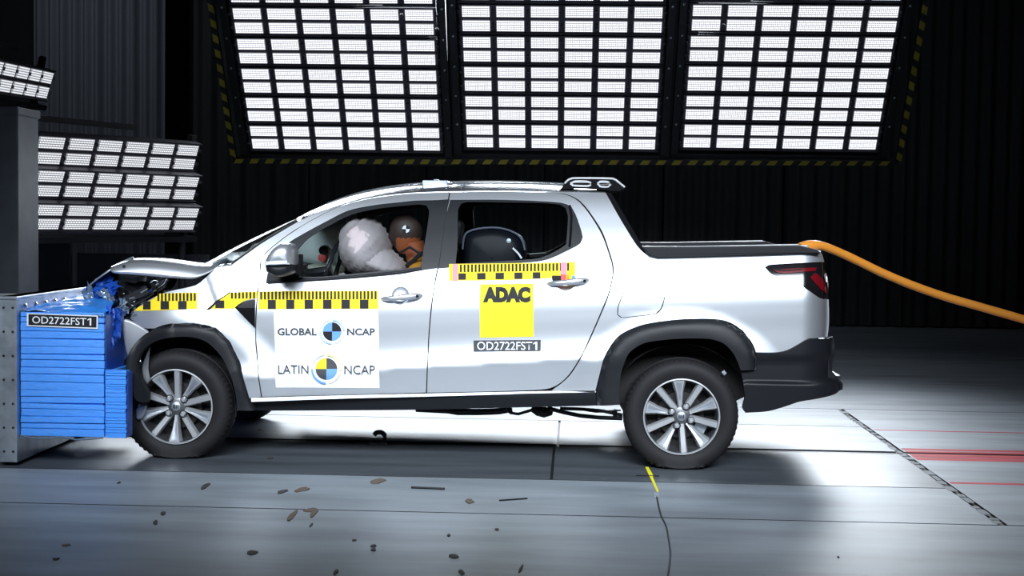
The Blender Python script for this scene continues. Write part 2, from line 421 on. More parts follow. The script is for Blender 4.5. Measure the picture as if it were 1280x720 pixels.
def cell_mesh(w, h, LED=LED):
    b = MB(); b.box((-w/2, -0.006, -h/2), (w/2, 0.006, h/2)); me = bpy.data.meshes.new('led_cell'); me.from_pydata(b.v, [], b.f); me.materials.append(LED); return me
CELL = cell_mesh(0.275, 0.118); CELL2 = cell_mesh(0.275, 0.118, LED2)
def module(parent, o, ux, uz, W, H, cell, cols=6):
    """one lamp bar: o lower corner, ux along, uz up the face"""
    ux = ux.normalized(); uz = (uz - ux*uz.dot(ux)).normalized(); un = uz.cross(ux)          # un points away from the lit side
    Mx = Matrix((ux, un, uz)).transposed().to_4x4()
    b = MB(); b.box((0, 0.015, 0), (W, 0.09, H))
    for a in ((0, -0.012, 0), (0, -0.012, H-0.012)): b.box(a, (W, 0.015, a[2]+0.012))
    pw = W/cols
    for c in range(cols+1):
        for r in (0.28, 0.75):
            b.lathe([(0.0, -0.016), (0.016, -0.012), (0.016, 0.02)], (c*pw, 0, H*r), 8)
    q = b.build('lamp_module', LAMPB, parent); q.matrix_basis = Matrix.Translation(o) @ Mx
    for c in range(cols):
        for r in (0.27, 0.745):
            e = bpy.data.objects.new('led_cell', cell); COL.objects.link(e); e.parent = q; e.location = ((c+0.5)*pw, 0.004, H*r)
            e.scale = (pw*0.81/0.275, 1, H*0.35/0.118)
rows = 6
dv = Vector((0, -1.0, 1.43)).normalized(); PH = 0.338
for i, (x0, x1, z0, lab) in enumerate(((-3.44, -1.39, 2.05, 'big LED lamp array hanging above the bonnet, nearest the small lamp racks'), (-1.17, 0.86, 2.09, 'big LED lamp array above the cab, middle one of three'),
                                  (1.09, 3.14, 2.115, 'big LED lamp array above the load bed, near the orange cable'))):
    t = empty('lamp_array', (x0, 7.1, z0), lab, 'lamp', None)
    bpy.context.view_layer.update()
    inv = t.matrix_world.inverted()
    for r in range(rows):
        module(t, Vector((0, 0, 0)) + dv*PH*r + Vector((0, 0, 0.01)), Vector((1, 0, 0)), dv, x1-x0, PH*0.965, CELL)
    b = MB(); H = PH*rows; bw = 0.085; un = dv.cross(Vector((1, 0, 0)))
    def bar(p, q, wd, z0=-0.03, z1=0.13):
        p, q = Vector(p), Vector(q); s = (q-p).normalized().cross(un)*wd/2
        b.hexa([p+s+un*z0, p-s+un*z0, p-s+un*z1, p+s+un*z1], [q+s+un*z0, q-s+un*z0, q-s+un*z1, q+s+un*z1])
    W = x1-x0
    bar(dv*-0.05 - Vector((0.06, 0, 0)), dv*H - Vector((0.06, 0, 0)), 0.07); bar(Vector((W+0.06, 0, 0)) - dv*0.05, Vector((W+0.06, 0, 0)) + dv*H, 0.07)
    bar(dv*-0.075 - Vector((0.095, 0, 0)), dv*-0.075 + Vector((W+0.095, 0, 0)), 0.1)
    b.build('frame', LAMPF, t)
    b = MB()
    for r in range(1, 6):
        for q in (-0.06, W+0.06):
            b.lathe([(0.0, -0.012), (0.012, -0.008), (0.012, 0)], (q, 0, r*PH), 8)
    e = b.build('bolt', M['steel'], t); e.matrix_basis = Matrix((Vector((1,0,0)), un, dv)).transposed().to_4x4(); e.location = un*-0.03; tag(e, kind='stuff')
# striped beam round the foot of the arrays
t = empty('striped_beam', (-0.1, 7.1, 1.9), 'thin black and yellow striped beam framing the foot of the three lamp arrays', 'beam')
b = MB(); yel = MB(); un = dv.cross(Vector((1, 0, 0)))
def strip(a, c):
    a, c = Vector(a), Vector(c); d = (c-a).normalized(); s = d.cross(un).normalized()*0.028
    b.hexa([a+s, a-s, a-s+un*0.05, a+s+un*0.05], [c+s, c-s, c-s+un*0.05, c+s+un*0.05])
    L = (c-a).length; k = 0.0
    while k < L-0.1:
        p = a + d*k; q = a + d*(k+0.085); sh = d*0.035
        yel.add([p-s-un*0.003, q-s-un*0.003, q+s+sh-un*0.003, p+s+sh-un*0.003], [(0,1,2,3)]); k += 0.165
fo = Vector((0.1, -7.1, -1.9)) + Vector((0, 7.1, 2.085))
strip(fo + Vector((-3.62, 0, -0.135)), fo + Vector((3.35, 0, -0.135+0.06)))
strip(fo + Vector((-3.62, 0, -0.1)), fo + Vector((-3.62, 0, 0)) + dv*1.9); strip(fo + Vector((3.35, 0, -0.06)), fo + Vector((3.35, 0, 0.04)) + dv*1.9)
b.build('beam', LAMPF, t); yel.build('hazard_stripe', mat('dull_yellow', (0.35, 0.30, 0.03), 0.6), t, fix=False)
# small racks by the crash block
def rack(name, lab, mods, group=None):
    p0 = mods[0][0]; t = empty(name, p0, lab, 'lamp', group)
    for (bl, br, tl) in mods:
        ux = br - bl; uz = tl - bl; L = ux.length; H = (uz - ux.normalized()*uz.dot(ux.normalized())).length
        module(t, bl - p0, ux, uz, L, H, CELL2)
    bl, br, tl = mods[0]; blt, brt, tlt = mods[-1]
    b = MB(); ux = (br-bl).normalized(); uz = (tlt-bl).normalized(); un = uz.cross(ux); back = un*0.16
    def bx(a, c, w, d): 
        a, c = Vector(a), Vector(c); dr = (c-a).normalized(); s = dr.cross(un).normalized()*w/2
        b.hexa([a+s, a-s, a-s+un*d, a+s+un*d], [c+s, c-s, c-s+un*d, c+s+un*d])
    o = Vector((0, 0, 0)); top = tlt - p0
    bx(o + back*0.6 - uz*0.1, top + back*0.6 + uz*0.12, 0.06, 0.06); bx(br-p0 + back*0.6 - uz*0.1, br-p0 + (tlt-bl) + back*0.6 + uz*0.1, 0.06, 0.06)
    bx(top + uz*0.12 + back*0.6, top + uz*0.12 + (br-bl)*0.62 + back*0.6, 0.05, 0.05); bx(-uz*0.07 - ux*0.05, (br-bl) - uz*0.07 + ux*0.05, 0.05, 0.2)
    b.build('frame', LAMPF, t)
    foot = MB(); a = br + back*0.9; foot.tube([(a.x, a.y, bl.z-0.05), (a.x, a.y, 0.02)], 0.035); foot.box((a.x-0.3, a.y-0.3, 0), (a.x+0.3, a.y+0.3, 0.03))
    foot.v = [tuple(Vector(v)-p0) for v in foot.v]; foot.build('stand', LAMPF, t)
def D(px, py, d): return U(px, py, d + CAM.y)
DL, DR = 11.2, 13.1
rack('lamp_rack', 'small rack of three stacked LED lamp bars behind the crushed bonnet', [
    (D(36, 290, DL+.06), D(243, 290, DR+.06), D(43, 253, DL)), (D(36.5, 248.5, DL+.06), D(243, 252.5, DR+.06), D(44, 210, DL)), (D(38, 208, DL+.06), D(243, 215, DR+.06), D(45, 167, DL))])
DL, DR = 11.9, 14.0
rack('lamp_rack', 'small LED lamp bar above the grey column, cut by the frame edge', [(D(-42, 112, DL+.1), D(58, 127, DR+.1), D(-34, 66, DL))])

# ------------------------------------------------------------------ pickup truck
truck = empty('pickup_truck', (0, 0, 0), 'silver four-door pickup truck with its nose crushed into the blue block', 'truck')
W1F = [(333,354),(335,342),(345,322),(360,304.5),(381,291.5),(411,275.5),(436,263.5),(467,257),(500,253),(520,251),(541,250.5),(560.5,249.5),(556,272),(551,309),(547,335),(528,337.5),(500,342.5),(440,348),(400,351)]
W2F = [(373,346.5),(371,313),(385,298),(415,280),(440,268),(468,261.5),(500,257.5),(525,255.5),(533,257),(536.5,263),(534,285),(526,333.5),(500,336.5),(440,342.5),(400,346)]
W1R = [(564.5,250),(620,250),(669,251.6),(702,254),(714,259),(719,268),(723,279),(728,296),(725,304),(712,311.5),(684,324),(660,327.5),(600,331),(550,335.5),(553.5,309),(558.5,272)]
W2R = [(572.5,262),(576,255),(582,252.7),(620,252.8),(680,254),(700,256),(707,260),(710,270),(708,305),(700,311),(680,321),(660,324.5),(600,328),(569.5,330),(572,300)]
def oval(cx, cy, rx, ry, n=20, tilt=0.0):
    return [(cx+rx*math.cos(2*math.pi*i/n), cy+ry*math.sin(2*math.pi*i/n)+tilt*rx*math.cos(2*math.pi*i/n)) for i in range(n)]
CUPF = oval(500.5, 369.5, 11.5, 11.5, tilt=-.05); CUPR = oval(707.5, 352, 13, 11.5, tilt=-.05)
paint = M['paint']
FEND = [(163,398),(168,388),(185,376),(205,366.5),(225,361.5),(238,359),(245,357),(252,352),(262,343),(273,334.5),(290,332),(325,329.5),(324,345),(321,366),(319,400),(319,430),(320.5,445),(326,496),(312,497.5),(300,455),(287,429),(270,412),(242,405.5),(217,406.5),(199,409.5),(180,409.5)]
fend = panel('front_wing', FEND, paint, truck, step=0.022, grow_m=0.0012)
DOORF = [(327,331),(332.5,317.5),(355,298.5),(377.5,283.5),(404,268.5),(430,256.5),(460,249),(490,244.6),(520,241.8),(561,241),(555.5,272),(550,309),(546.5,334),(544,345),(538.5,380),(535,420),(533,460),(532,490.3),(430,493),(328,495.7),(322.2,440),(320.7,421),(321,400),(323.5,365)]
fdoor = panel('front_door', DOORF, paint, truck, holes=[W1F, CUPF], step=0.024, grow_m=0.0022)
DOORR = [(563.5,241),(620,239.6),(680,241.2),(700,242.5),(713,246),(724,253),(736,267.5),(751,292),(760,316),(764.6,332),(764.6,345),(760,365.6),(753,384),(736.5,422),(724,447.5),(711,467.5),(699,479),(687,484.8),(670,486.8),(600,489),(534.3,490.4),(535.3,460),(537.3,420),(541,380),(546.5,345),(549,334),(553,309),(558,272)]
rdoor = panel('rear_door', DOORR, paint, truck, holes=[W1R, CUPR], step=0.024, grow_m=0.0022)
FUEL = [(790,358.5),(820,355.7),(829,356.6),(832,361),(829,377),(825.6,386),(820,391.5),(794,395),(777,396.6),(772.6,393),(773,384),(780.6,365.6)]
def grow(poly, k):
    cx = sum(p[0] for p in poly)/len(poly); cy = sum(p[1] for p in poly)/len(poly)
    return [(p[0] + k*(p[0]-cx)/math.hypot(p[0]-cx, p[1]-cy), p[1] + k*(p[1]-cy)/math.hypot(p[0]-cx, p[1]-cy)) for p in poly]
TLIGHT = [(956.6,334),(961,331.4),(990,329.5),(1025,327.6),(1030,328),(1035,350),(1035.5,374),(1025,372.5),(1010,362.5),(991,350.5),(972.5,346.5),(963,341.5)]
BED = [(682,240.2),(757,241.5),(774,272),(792.5,302.5),(800,312),(811,320.6),(822,323),(849,322.5),(954,319.6),(1016,317.8),(1027,317),(1030,327),(1032.5,345),(1035.3,376),(1035.8,402),(1034,421),(1010,423),(999,429),(984,437),(969,440),(945,440),(935,421),(922,408),(907,400.6),(888,398),(860,398.2),(840.6,399.5),(812,403.5),(794,408.5),(775,418),(764,430),(755,446),(750,464),(744,488),(690,488),(701.5,480),(713.5,468.5),(726.5,448),(739,422.4),(755.5,384.5),(762.5,366),(767,345),(767,331),(762.5,315),(753.5,290),(738,265.5),(726,251.5),(714,244.5),(701,241.3)]
bed = panel('bed_side', BED, paint, truck, holes=[grow(FUEL, 1.1), grow(TLIGHT, 0.4)], step=0.024, grow_m=0.0015)
panel('fuel_flap', FUEL, paint, truck, step=0.03, mirror=False)
PILL = [(289,331.5),(325,305.5),(359,285),(372,277.5),(400,264.5),(430,254.5),(460,247.3),(430,255.4),(404,267.5),(376.5,282.5),(354,297.5),(331.5,316.5),(326,328.5)]
panel('windscreen_pillar', PILL, paint, truck, step=0.03, corner=70)
# roof and windscreen lofts
def resample(pts, n):
    pts = [Vector(p) for p in pts]; L = [0]
    for a, c in zip(pts, pts[1:]): L.append(L[-1] + (c-a).length)
    out = []; j = 0
    for i in range(n):
        t = L[-1]*i/(n-1)
        while j < len(L)-2 and L[j+1] < t: j += 1
        out.append(pts[j].lerp(pts[j+1], (t-L[j])/(L[j+1]-L[j])))
    return out
def sm(pts, k=3):
    pts = [Vector(p) for p in pts]
    for _ in range(k):
        q = [pts[0]]
        for a, c in zip(pts, pts[1:]): q += [a.lerp(c, .25), a.lerp(c, .75)]
        pts = q + [pts[-1]]
    return pts
def loft(E, C, nu, nv, pw=2.6):
    E = resample(sm(E), nu); C = resample(sm(C), nu); rows = []
    for e, c in zip(E, C):
        r = []
        for j in range(nv):
            v = 0.5 - 0.5*math.cos(math.pi*j/(nv-1)); bmp = 1 - abs(2*v-1)**pw; ye = e.y + (2*YC-2*e.y)*v
            r.append((e.x + (c.x-e.x)*bmp, ye, e.z + (c.z-e.z)*bmp))
        rows.append(r)
    return rows
RE = [UP(*p) for p in ((372,277),(400,264),(430,254),(460,246.8),(490,242.6),(520,239.8),(560,238.6),(620,237.8),(680,238.5),(705,239.5),(757,240.5))]
RC = [U(*p, YC) for p in ((384,269),(414,255),(445,243.5),(475,236.5),(510,231),(550,228.5),(610,227),(660,228),(700,230),(752,234))]
b = MB(); rr = loft(RE, RC, 40, 25); b.grid(rr)
rf = b.build('roof', [M['roofp'], M['dark']], truck, smooth=True, angle=80)
q = rf.modifiers.new('thick', 'SOLIDIFY'); q.thickness = 0.025; q.offset = -1; q.material_offset = 1
for r, (c0, c1) in enumerate(((4, 36),)):       # pressed ribs of the roof skin
    for k in (7, 10, 14, 17):
        rb = MB(); rb.tube([Vector(rr[i][k]) + Vector((0, 0, -0.002)) for i in range(c0, c1)], 0.009, 8); rb.build('roof_rib', M['roofp'], truck, smooth=True)
WE = [UP(289,331), UP(325,305), UP(359,284.5), UP(372,277)]
WC_ = [U(*p, YC) for p in ((262,329.5),(300,309),(345,288),(384,269))]
b = MB(); b.grid(loft(WE, WC_, 16, 17)); b.build('windscreen', M['glass'], truck, smooth=True, angle=80)
for q in ([p + Vector((0, 0.004, 0.004)) for p in WE], [Vector((p.x, 2*YC-p.y-0.004, p.z+.004)) for p in WE]):
    b = MB(); b.tube(q, 0.008, 6); b.build('windscreen_seal', M['trim'], truck, smooth=True)
# window surrounds, glass
sw = lambda poly, d: [d.get(p, p) for p in poly]
W1FT = sw(W1F, {(560.5,249.5): (561.6,249.3), (556,272): (556.6,272), (551,309): (551.2,309), (547,335): (547.4,335)})
W1RT = sw(W1R, {(564.5,250): (563.3,250), (558.5,272): (557.7,272), (553.5,309): (552.5,309), (550,335.5): (548.8,335.5)})
for nm, w1, w2, ds in (('front_window_trim', W1FT, W2F, fdoor), ('rear_window_trim', W1RT, W2R, rdoor)):
    a, c = panel(nm, grow(w1, 0.5), M['pillar'], ds[0], holes=[w2], dy=-0.002, thick=0.026, step=0.035); c.parent = ds[1]
for nm, w2, ds in (('front_window_glass', W2F, fdoor), ('rear_window_glass', W2R, rdoor)):
    a, c = panel(nm, grow(w2, 0.8), M['glass'], ds[0], dy=0.016, flange=False, step=0.06); c.parent = ds[1]
b = MB()
for (a, c) in (((569,331.3),(709,306)),):
    pass
def polytube(name, pts, r, m, parent, n=8, sides=(0,), dy=0.0, yf=S):
    for s in sides:
        q = []
        for p in pts:
            v = UP(p[0], p[1], yf); v.y += dy
            if s: v.y = 2*YC - v.y
            q.append(v)
        b = MB(); b.tube(q, r, n); o = b.build(name, m, parent, smooth=True, angle=60)
    return o
polytube('window_seal', [(335,353.5),(400,349),(440,346.3),(500,340.5),(527,336)], 0.009, M['trim'], fdoor[0])
polytube('quarter_post', [(712,257),(714.5,270),(713.5,290),(712,309)], 0.008, M['gloss'], rdoor[0])
# handles
def handle(parent, cup, pts, ext):
    n = 6; rows = []
    xs_ = [p for p in smooth_outline(xz(cup), 0.01)]
    cx = sum(p[0] for p in xs_)/len(xs_); cz = sum(p[1] for p in xs_)/len(xs_)
    b = MB()
    for i in range(n+1):
        k = 1 - i/n*0.98; dp = 0.018*math.sqrt(max(0, 1-k*k))
        rows.append([(cx+(x-cx)*k, S(cx+(x-cx)*k, cz+(z-cz)*k) + 0.001 + dp, cz+(z-cz)*k) for x, z in xs_] )
        rows[-1].append(rows[-1][0])
    b.grid(rows); b.build('handle_cup', paint, parent, smooth=True, angle=60)
    P0 = [UP(*p) for p in pts]; b = MB(); m = 20; ring = []
    path = resample(P0, m)
    vs = []; nn = 12
    for i, p in enumerate(path):
        t = i/(m-1); e = (1-abs(2*t-1)**5)**0.5 if 0 < t < 1 else 0.05
        out = 0.040*(1-abs(2*t-1)**3) + 0.006; hz = 0.016*max(e, .1)*(1.12 if t > .5 else 0.9); hy = 0.011*max(e, .1)
        ring.append([(p.x, p.y - out + hy*math.sin(2*math.pi*k/nn), p.z + hz*math.cos(2*math.pi*k/nn)) for k in range(nn)])
        ring[-1].append(ring[-1][0])
    b.grid(ring); h = b.build('door_handle', paint, parent, smooth=True, angle=70)
    kp = path[int(m*.8)]; b = MB(); b.lathe([(0.0, -0.047), (0.008, -0.046), (0.008, -0.03)], (kp.x+0.01, kp.y-0.004, kp.z), 14); b.build('key_lock', M['chrome'], parent, smooth=True)
handle(fdoor[0], CUPF, [(475,373.5),(500,371.5),(529,369)], 0)
handle(rdoor[0], CUPR, [(683,354.5),(708,352.5),(737,350)], 0)
JB = [(543,243),(572,243),(563,300),(560,338),(551,380),(547,420),(545,492),(522,492),(526,420),(530,380),(539,335),(541,300)]
panel('jamb_backing', JB, M['dark'], truck, dy=0.03, thick=0.02, step=0.05)  # dark strips added behind the panel gaps to stop light leaking through
JC = [(690,240),(706,239.5),(730,248),(746,267),(762,292),(771,316),(775,335),(774,350),(762,386),(744,424),(730,450),(716,472),(700,486),(682,487),(696,478),(706,465),(718,446),(731,420),(747,384),(753,366),(758,345),(757,332),(753,316),(744,296),(730,272),(718,258),(708,250)]
panel('jamb_backing', JC, M['dark'], truck, dy=0.03, thick=0.02, step=0.05)
panel('jamb_backing', [(315,333),(336,333),(331,365),(329,400),(329,430),(335,496),(314,496),(310,400),(312,365)], M['dark'], truck, dy=0.035, thick=0.02, step=0.05)
panel('jamb_backing', [(770,352),(835,350),(836,396),(768,400)], M['dark'], truck, dy=0.03, thick=0.02, step=0.06)  # dark backing added behind the fuel flap gap
# rocker
ROCK = [(313,502),(345,501),(430,498),(533,495.5),(640,492.5),(744,490.5),(747,507),(640,509.5),(533,512),(430,513),(345,513.3),(318,513)]
def SR(x, z): return 0.012 + max(0, 0.40 - z)*0.35
panel('rocker_trim', ROCK, M['trim'], truck, yf=SR, thick=0.12, step=0.04, corner=30)
STRIP = [(314,497.5),(328,497),(430,494.3),(533,492),(640,489.7),(690,488.7),(745,488.5),(745,490.8),(640,492.8),(533,495.7),(430,498.2),(345,501.2),(314,502.3)]
panel('sill_strip', STRIP, paint, truck, yf=lambda x, z: 0.026 - 0.6*(0.425 + .0*x - z) if z > 0.2 else 0.03, thick=0.08, step=0.04)
# wheel arch trims
def arch(name, outer, inner, off=0.028, mirror=True, m=None):
    oo = xz(outer, lambda x, z: -0.02)
    def yf(x, z):
        d = min(seg_d((x, z), a, c) for a, c in zip(oo, oo[1:]))
        return max(S(x, z) if x < 1.2 else 0, -0.005) - off + 0.035*math.exp(-d/0.018) - 0.20*sstep(-2.22, -2.46, x)
    return panel(name, outer + inner[::-1], m or M['trim'], truck, yf=yf, thick=0.05, step=0.022, mirror=mirror, corner=60)
FO = [(171,501),(165,488),(160,469),(157.5,454),(164,436),(181,418),(199,408),(217,404),(242,403),(270,409.5),(287,426.5),(300,452.5),(312,498.5),(319,513)]
FI = [(184,503),(185,494),(178,479),(171.5,462),(171.5,451),(180,436),(196,426),(217,421.5),(240,421.5),(259,428),(276,445),(287,466),(294,490),(297,513)]
arch('front_arch_trim', FO, FI)
RO = [(747,507),(746,488),(751.5,464),(756,446),(764,430.5),(775,418.5),(794,408.5),(812,403.8),(840.6,399.5),(869,397.8),(888,397.8),(907,400.4),(922,407.8),(935,420.8),(945,440),(946,462)]
RI = [(774,506),(774,485),(777.5,462),(784,445),(789,438.5),(805,429),(831,424.7),(859,423),(887.5,423.8),(904,429),(916,440.6),(922,452),(926,463)]
arch('rear_arch_trim', RO, RI)
# rear bumper
XB = U(1054, 480, 0.05).x
def SB(x, z):
    y = -0.008
    r = 0.20
    zz = z - 0.03*x
    zl = 0.46
    y += 0.030*sstep(zl-0.008, zl+0.012, zz)*sstep(0.70, 1.2, x) - 0.018*sstep(zl+0.10, zl+0.16, zz)
    if zz < zl: y += 0.25*(zl-zz-0.0)*0.5
    e = XB - (0.0 if zz < zl else 0.055)
    if x > e - r:
        q = min(x-e+r, r*0.985); y += r - math.sqrt(r*r-q*q)
    return y
BUMP = [(926,462),(946,462),(945.5,440.5),(969,441),(984,438.3),(999,430.5),(1010,424.5),(1034,423.5),(1041,421),(1043,428),(1042,448),(1041,466),(1050,475),(1053.5,480),(1053,487),(1045,492),(1000,502),(985,507),(960,514),(932,516),(928,510),(931,496),(928.5,475)]
panel('rear_bumper', BUMP, M['trim'], truck, yf=SB, thick=0.03, step=0.018, corner=50)
b = MB()
b.prism([(p.x, p.z) for p in [U(*q, 0.2) for q in ((1000,436),(1035,424),(1038,462),(1050,476),(1051,486),(1042,492),(1000,500),(960,508),(960,480))]], 0.17, 2*YC-0.17); b.build('rear_bumper', M['trim'], truck, bevel=0.01)
b = MB(); x0 = U(1052, 478, 0.2).x
b.box((x0-0.05, 0.2, 0.505), (x0-0.005, 2*YC-0.2, 0.52)); b.build('bumper_step', M['pillar'], truck, bevel=0.004)
# tail lamps
for o in panel('tail_lamp', TLIGHT, M['gloss'], truck, step=0.02, dy=0.012):
    k = 0 if o.name == 'tail_lamp' else 1
    for i, (poly, mm) in enumerate((([(966,336.8),(1000,335.2),(1021,334.5),(1020,338.5),(1000,340),(985,341.5),(972,340.5)], 'redlens'),
                                    ([(1013,347),(1019,341),(1024,344),(1032,356),(1033,367),(1026,361)], 'redlens'))):
        a, c = panel('lamp_lens', poly, M[mm], o, step=0.016, dy=0.006, thick=0.008)
        bpy.data.objects.remove(c if k == 0 else a)
    a, c = panel('clear_lens', [(1030,343),(1032,342),(1034,349),(1033.5,353),(1031.5,350)], M['alloy'], o, step=0.016, dy=0.005, thick=0.004)
    bpy.data.objects.remove(c if k == 0 else a)
    a, c = panel('lens_edge', [(964,335.4),(985,337.2),(1003,336),(1003,337.2),(985,338.6),(970,337.8)], M['chrome'], o, step=0.016, dy=0.003, thick=0.003)
    bpy.data.objects.remove(c if k == 0 else a)
# tailgate, back of the cab, bed
xt = XE - 0.075; zt = U(1027, 318, 0.1).z; zb = U(1034, 424, 0.1).z
b = MB(); b.grid([[(xt + 0.03*(1-((2*j/20-1)**4)) + dx, 0.13 + (2*YC-0.26)*j/20, zb + (zt-zb)*t) for j in range(21)] for t, dx in ((0, 0), (.3, .012), (.35, -.01), (.62, -.01), (.67, .014), (1, 0))])
tg = b.build('tailgate', [paint, M['dark']], truck, smooth=True, fix=False, angle=30); q = tg.modifiers.new('thick', 'SOLIDIFY'); q.thickness = 0.04; q.offset = 0; q.material_offset = 0
b = MB(); b.box((xt+0.01, YC-0.12, zt-0.17), (xt+0.05, YC+0.12, zt-0.11)); b.build('tailgate_handle', M['trim'], tg, bevel=0.008)
SAIL = [(756,240.5),(764,241),(777,263),(795,294),(803.5,308.5),(812,317),(824,323.4),(811,321.4),(799.5,312.8),(791.5,303),(773,272.5)]
panel('sail_trim', SAIL, M['gloss'], truck, dy=0.004, step=0.03)
e0, e1 = UP(762, 243), UP(800, 306)
b = MB(); b.grid([[(e0.x+(e1.x-e0.x)*t - 0.02, (e0.y+(e1.y-e0.y)*t+0.01) + (2*YC-2*(e0.y+(e1.y-e0.y)*t+.01))*j/12, e0.z+(e1.z-e0.z)*t + (1-t)*0.05*(1-abs(j/6-1)**2.6)) for j in range(13)] for t in (0, .08, .85, 1)])
b.build('cab_back', M['gloss'], truck, smooth=True, fix=False)
for s in (0, 1):
    def yy(y): return 2*YC-y if s else y
    poly = [(p.x, p.z) for p in [U(*q, 0.08) for q in ((802,308),(860,308.3),(930,307.3),(1000,306.5),(1022,312.5),(1027,316.6),(1016,318),(954,320),(849,323),(822,323.4),(811,320))]]
    b = MB(); b.prism(poly, yy(0.075), yy(0.2)); b.build('bed_rail_cap', M['trim'], truck, bevel=0.008)
    b = MB(); b.tube([Vector((p.x, yy(0.10), p.z+0.004)) for p in (U(808,310.8,0.1), U(880,309.6,0.1), U(998,307.2,0.1))], 0.0065, 6); b.build('rail_rod', M['bright'], truck, smooth=True)
a0, a1 = U(803,311,0.2), U(1010,310.5,0.2)
b = MB(); b.box((a0.x, 0.19, a0.z-0.07), (a1.x, 2*YC-0.19, a0.z-0.02)); b.build('bed_cover', M['dark'], truck, bevel=0.01)
for i in range(5):
    x = a0.x + (a1.x-a0.x)*(0.1+0.2*i); b = MB(); b.box((x-0.012, 0.2, a0.z-0.022), (x+0.012, 2*YC-0.2, a0.z-0.004)); b.build('cover_rib', M['trim'], truck, bevel=0.004)
p = U(1003, 308, 0.1); b = MB(); b.box((p.x-0.03, 0.08, p.z-0.012), (p.x+0.03, 0.14, p.z+0.008)); b.build('cable_clamp', M['steel'], truck, bevel=0.004)
p = U(1017, 312.5, 0.1); b = MB(); b.box((p.x-0.04, 0.09, p.z-0.006), (p.x+0.04, 0.20, p.z+0.006), rot=Matrix.Rotation(R(14), 3, 'Y')); b.build('corner_cap', M['white'], truck, bevel=0.003)
# roof end bars
def bars(y0, y1):
    ys = 0.5*(y0+y1)
    out = [(700,236.5),(706,229),(711,224.3),(716,222.7),(766,223.3),(773,227.5),(781,234),(779.5,237),(774,238.8),(745,236.6),(720,235.6),(706,236.5)]
    h1 = [(713,229.5),(718,226.8),(733,226.8),(738.5,228.5),(738.5,231.3),(735,232.6),(716,231.8)]
    h2 = [(747,229.5),(750,227),(761,227.5),(763.5,230.5),(760,233.5),(750,233)]
    f = lambda x, z: 0.0
    conv = lambda pts: [(p.x, p.z) for p in [U(*q, y0 if y0 < YC else 2*YC-y0) for q in pts]]
    return conv(out), [conv(h1), conv(h2)]
o_, hs = bars(0.31, 0.4)
for s in (0, 1):
    rb = panel('roof_bar', o_, M['gloss'], truck, holes=hs, yf=lambda x, z: 0.31, thick=0.075, mirror=bool(s), px=False, step=0.03, inner='gloss', corner=40)
    if s: bpy.data.objects.remove(rb[0]); rb = rb[1]
    for lp in [o_[1:7]] + [h + [h[0]] for h in hs]:
        b = MB(); b.tube([Vector((x, 0.308 if not s else 2*YC-0.308, z)) for x, z in smooth_outline(lp, 0.02, closed=False, corner=90)], 0.006, 6); b.build('chrome_edge', M['bright'], rb, smooth=True)
xa, xb_ = o_[3][0], o_[6][0]; zz = o_[6][1]
b = MB(); b.prism([(xb_-0.16, zz+0.015), (xb_-0.03, zz+0.018), (xb_, zz), (xb_-0.03, zz-0.018), (xb_-0.16, zz-0.012)], 0.385, 2*YC-0.385); b.build('roof_spoiler', M['gloss'], truck, bevel=0.006)
p = U(548, 226.5, YC-.3); b = MB(); b.box((p.x-0.09, YC-0.35, p.z-0.03), (p.x+0.06, YC-0.2, p.z+0.004)); b.box((p.x-0.03, YC-0.3, p.z), (p.x+0.0, YC-0.25, p.z+0.012)); b.build('roof_sensor', M['steel'], truck, bevel=0.006)
# dark body core: engine bay, sills, floor, bed box
b = MB()
b.prism([(p.x, p.z) for p in [U(*q, 0.3) for q in ((178,398),(205,372),(238,368),(285,345),(325,345),(330,420),(345,455),(560,460),(745,455),(755,400),(762,330),(815,330),(1015,330),(1022,400),(1022,470),(945,488),(920,500),(765,503),(345,508),(300,505),(185,500),(178,470))]], 0.27, 2*YC-0.27)
b.build('chassis', M['dark'], truck)
for (xc, zc) in (WF, WR):
    b = MB(); b.tube([(xc, 0.18, zc), (xc, 2*YC-0.18, zc)], 0.05, 10); b.build('axle', M['dark'], truck)
    for y0, y1 in ((0.06, 0.3), (2*YC-0.3, 2*YC-0.06)):
        b = MB(); b.grid([[(xc + rr_*math.cos(R(a)), y, zc + rr_*math.sin(R(a))) for a in range(10, 171, 10)] for y, rr_ in ((y0, .40), (y1, .40))]); b.build('wheel_liner', M['dark'], truck, smooth=True)
# underbody odds and ends seen below the sill
def ut(name, pts, r, y, m='trim', n=8):
    b = MB(); b.tube([U(p[0], p[1], y) for p in pts], r, n); b.build(name, M[m], truck, smooth=True, angle=60)
ut('exhaust_pipe', [(520,511),(560,513),(572,515),(600,515),(625,514),(640,511)], 0.02, 0.8)
ut('exhaust_hanger', [(633,511),(638,516),(648,517.5),(660,514),(668,511)], 0.009, 0.5)
ut('exhaust_silencer', [(664,511),(672,514),(680,515.5),(687,514),(690,509)], [0.015, 0.028, 0.032, 0.028, 0.015], 0.5)
ut('leaf_spring', [(688,511),(705,515.5),(725,519.5),(750,522),(778,523)], 0.012, 0.3)
ut('leaf_spring', [(700,510.5),(730,511.5),(755,514),(778,519)], 0.010, 0.32)
ut('spring_clamp', [(769,512),(769,525)], 0.012, 0.3); ut('brake_line', [(600,512),(570,515),(540,513)], 0.006, 0.4); ut('brake_line', [(720,511),(745,515),(776,513)], 0.005, 0.28)
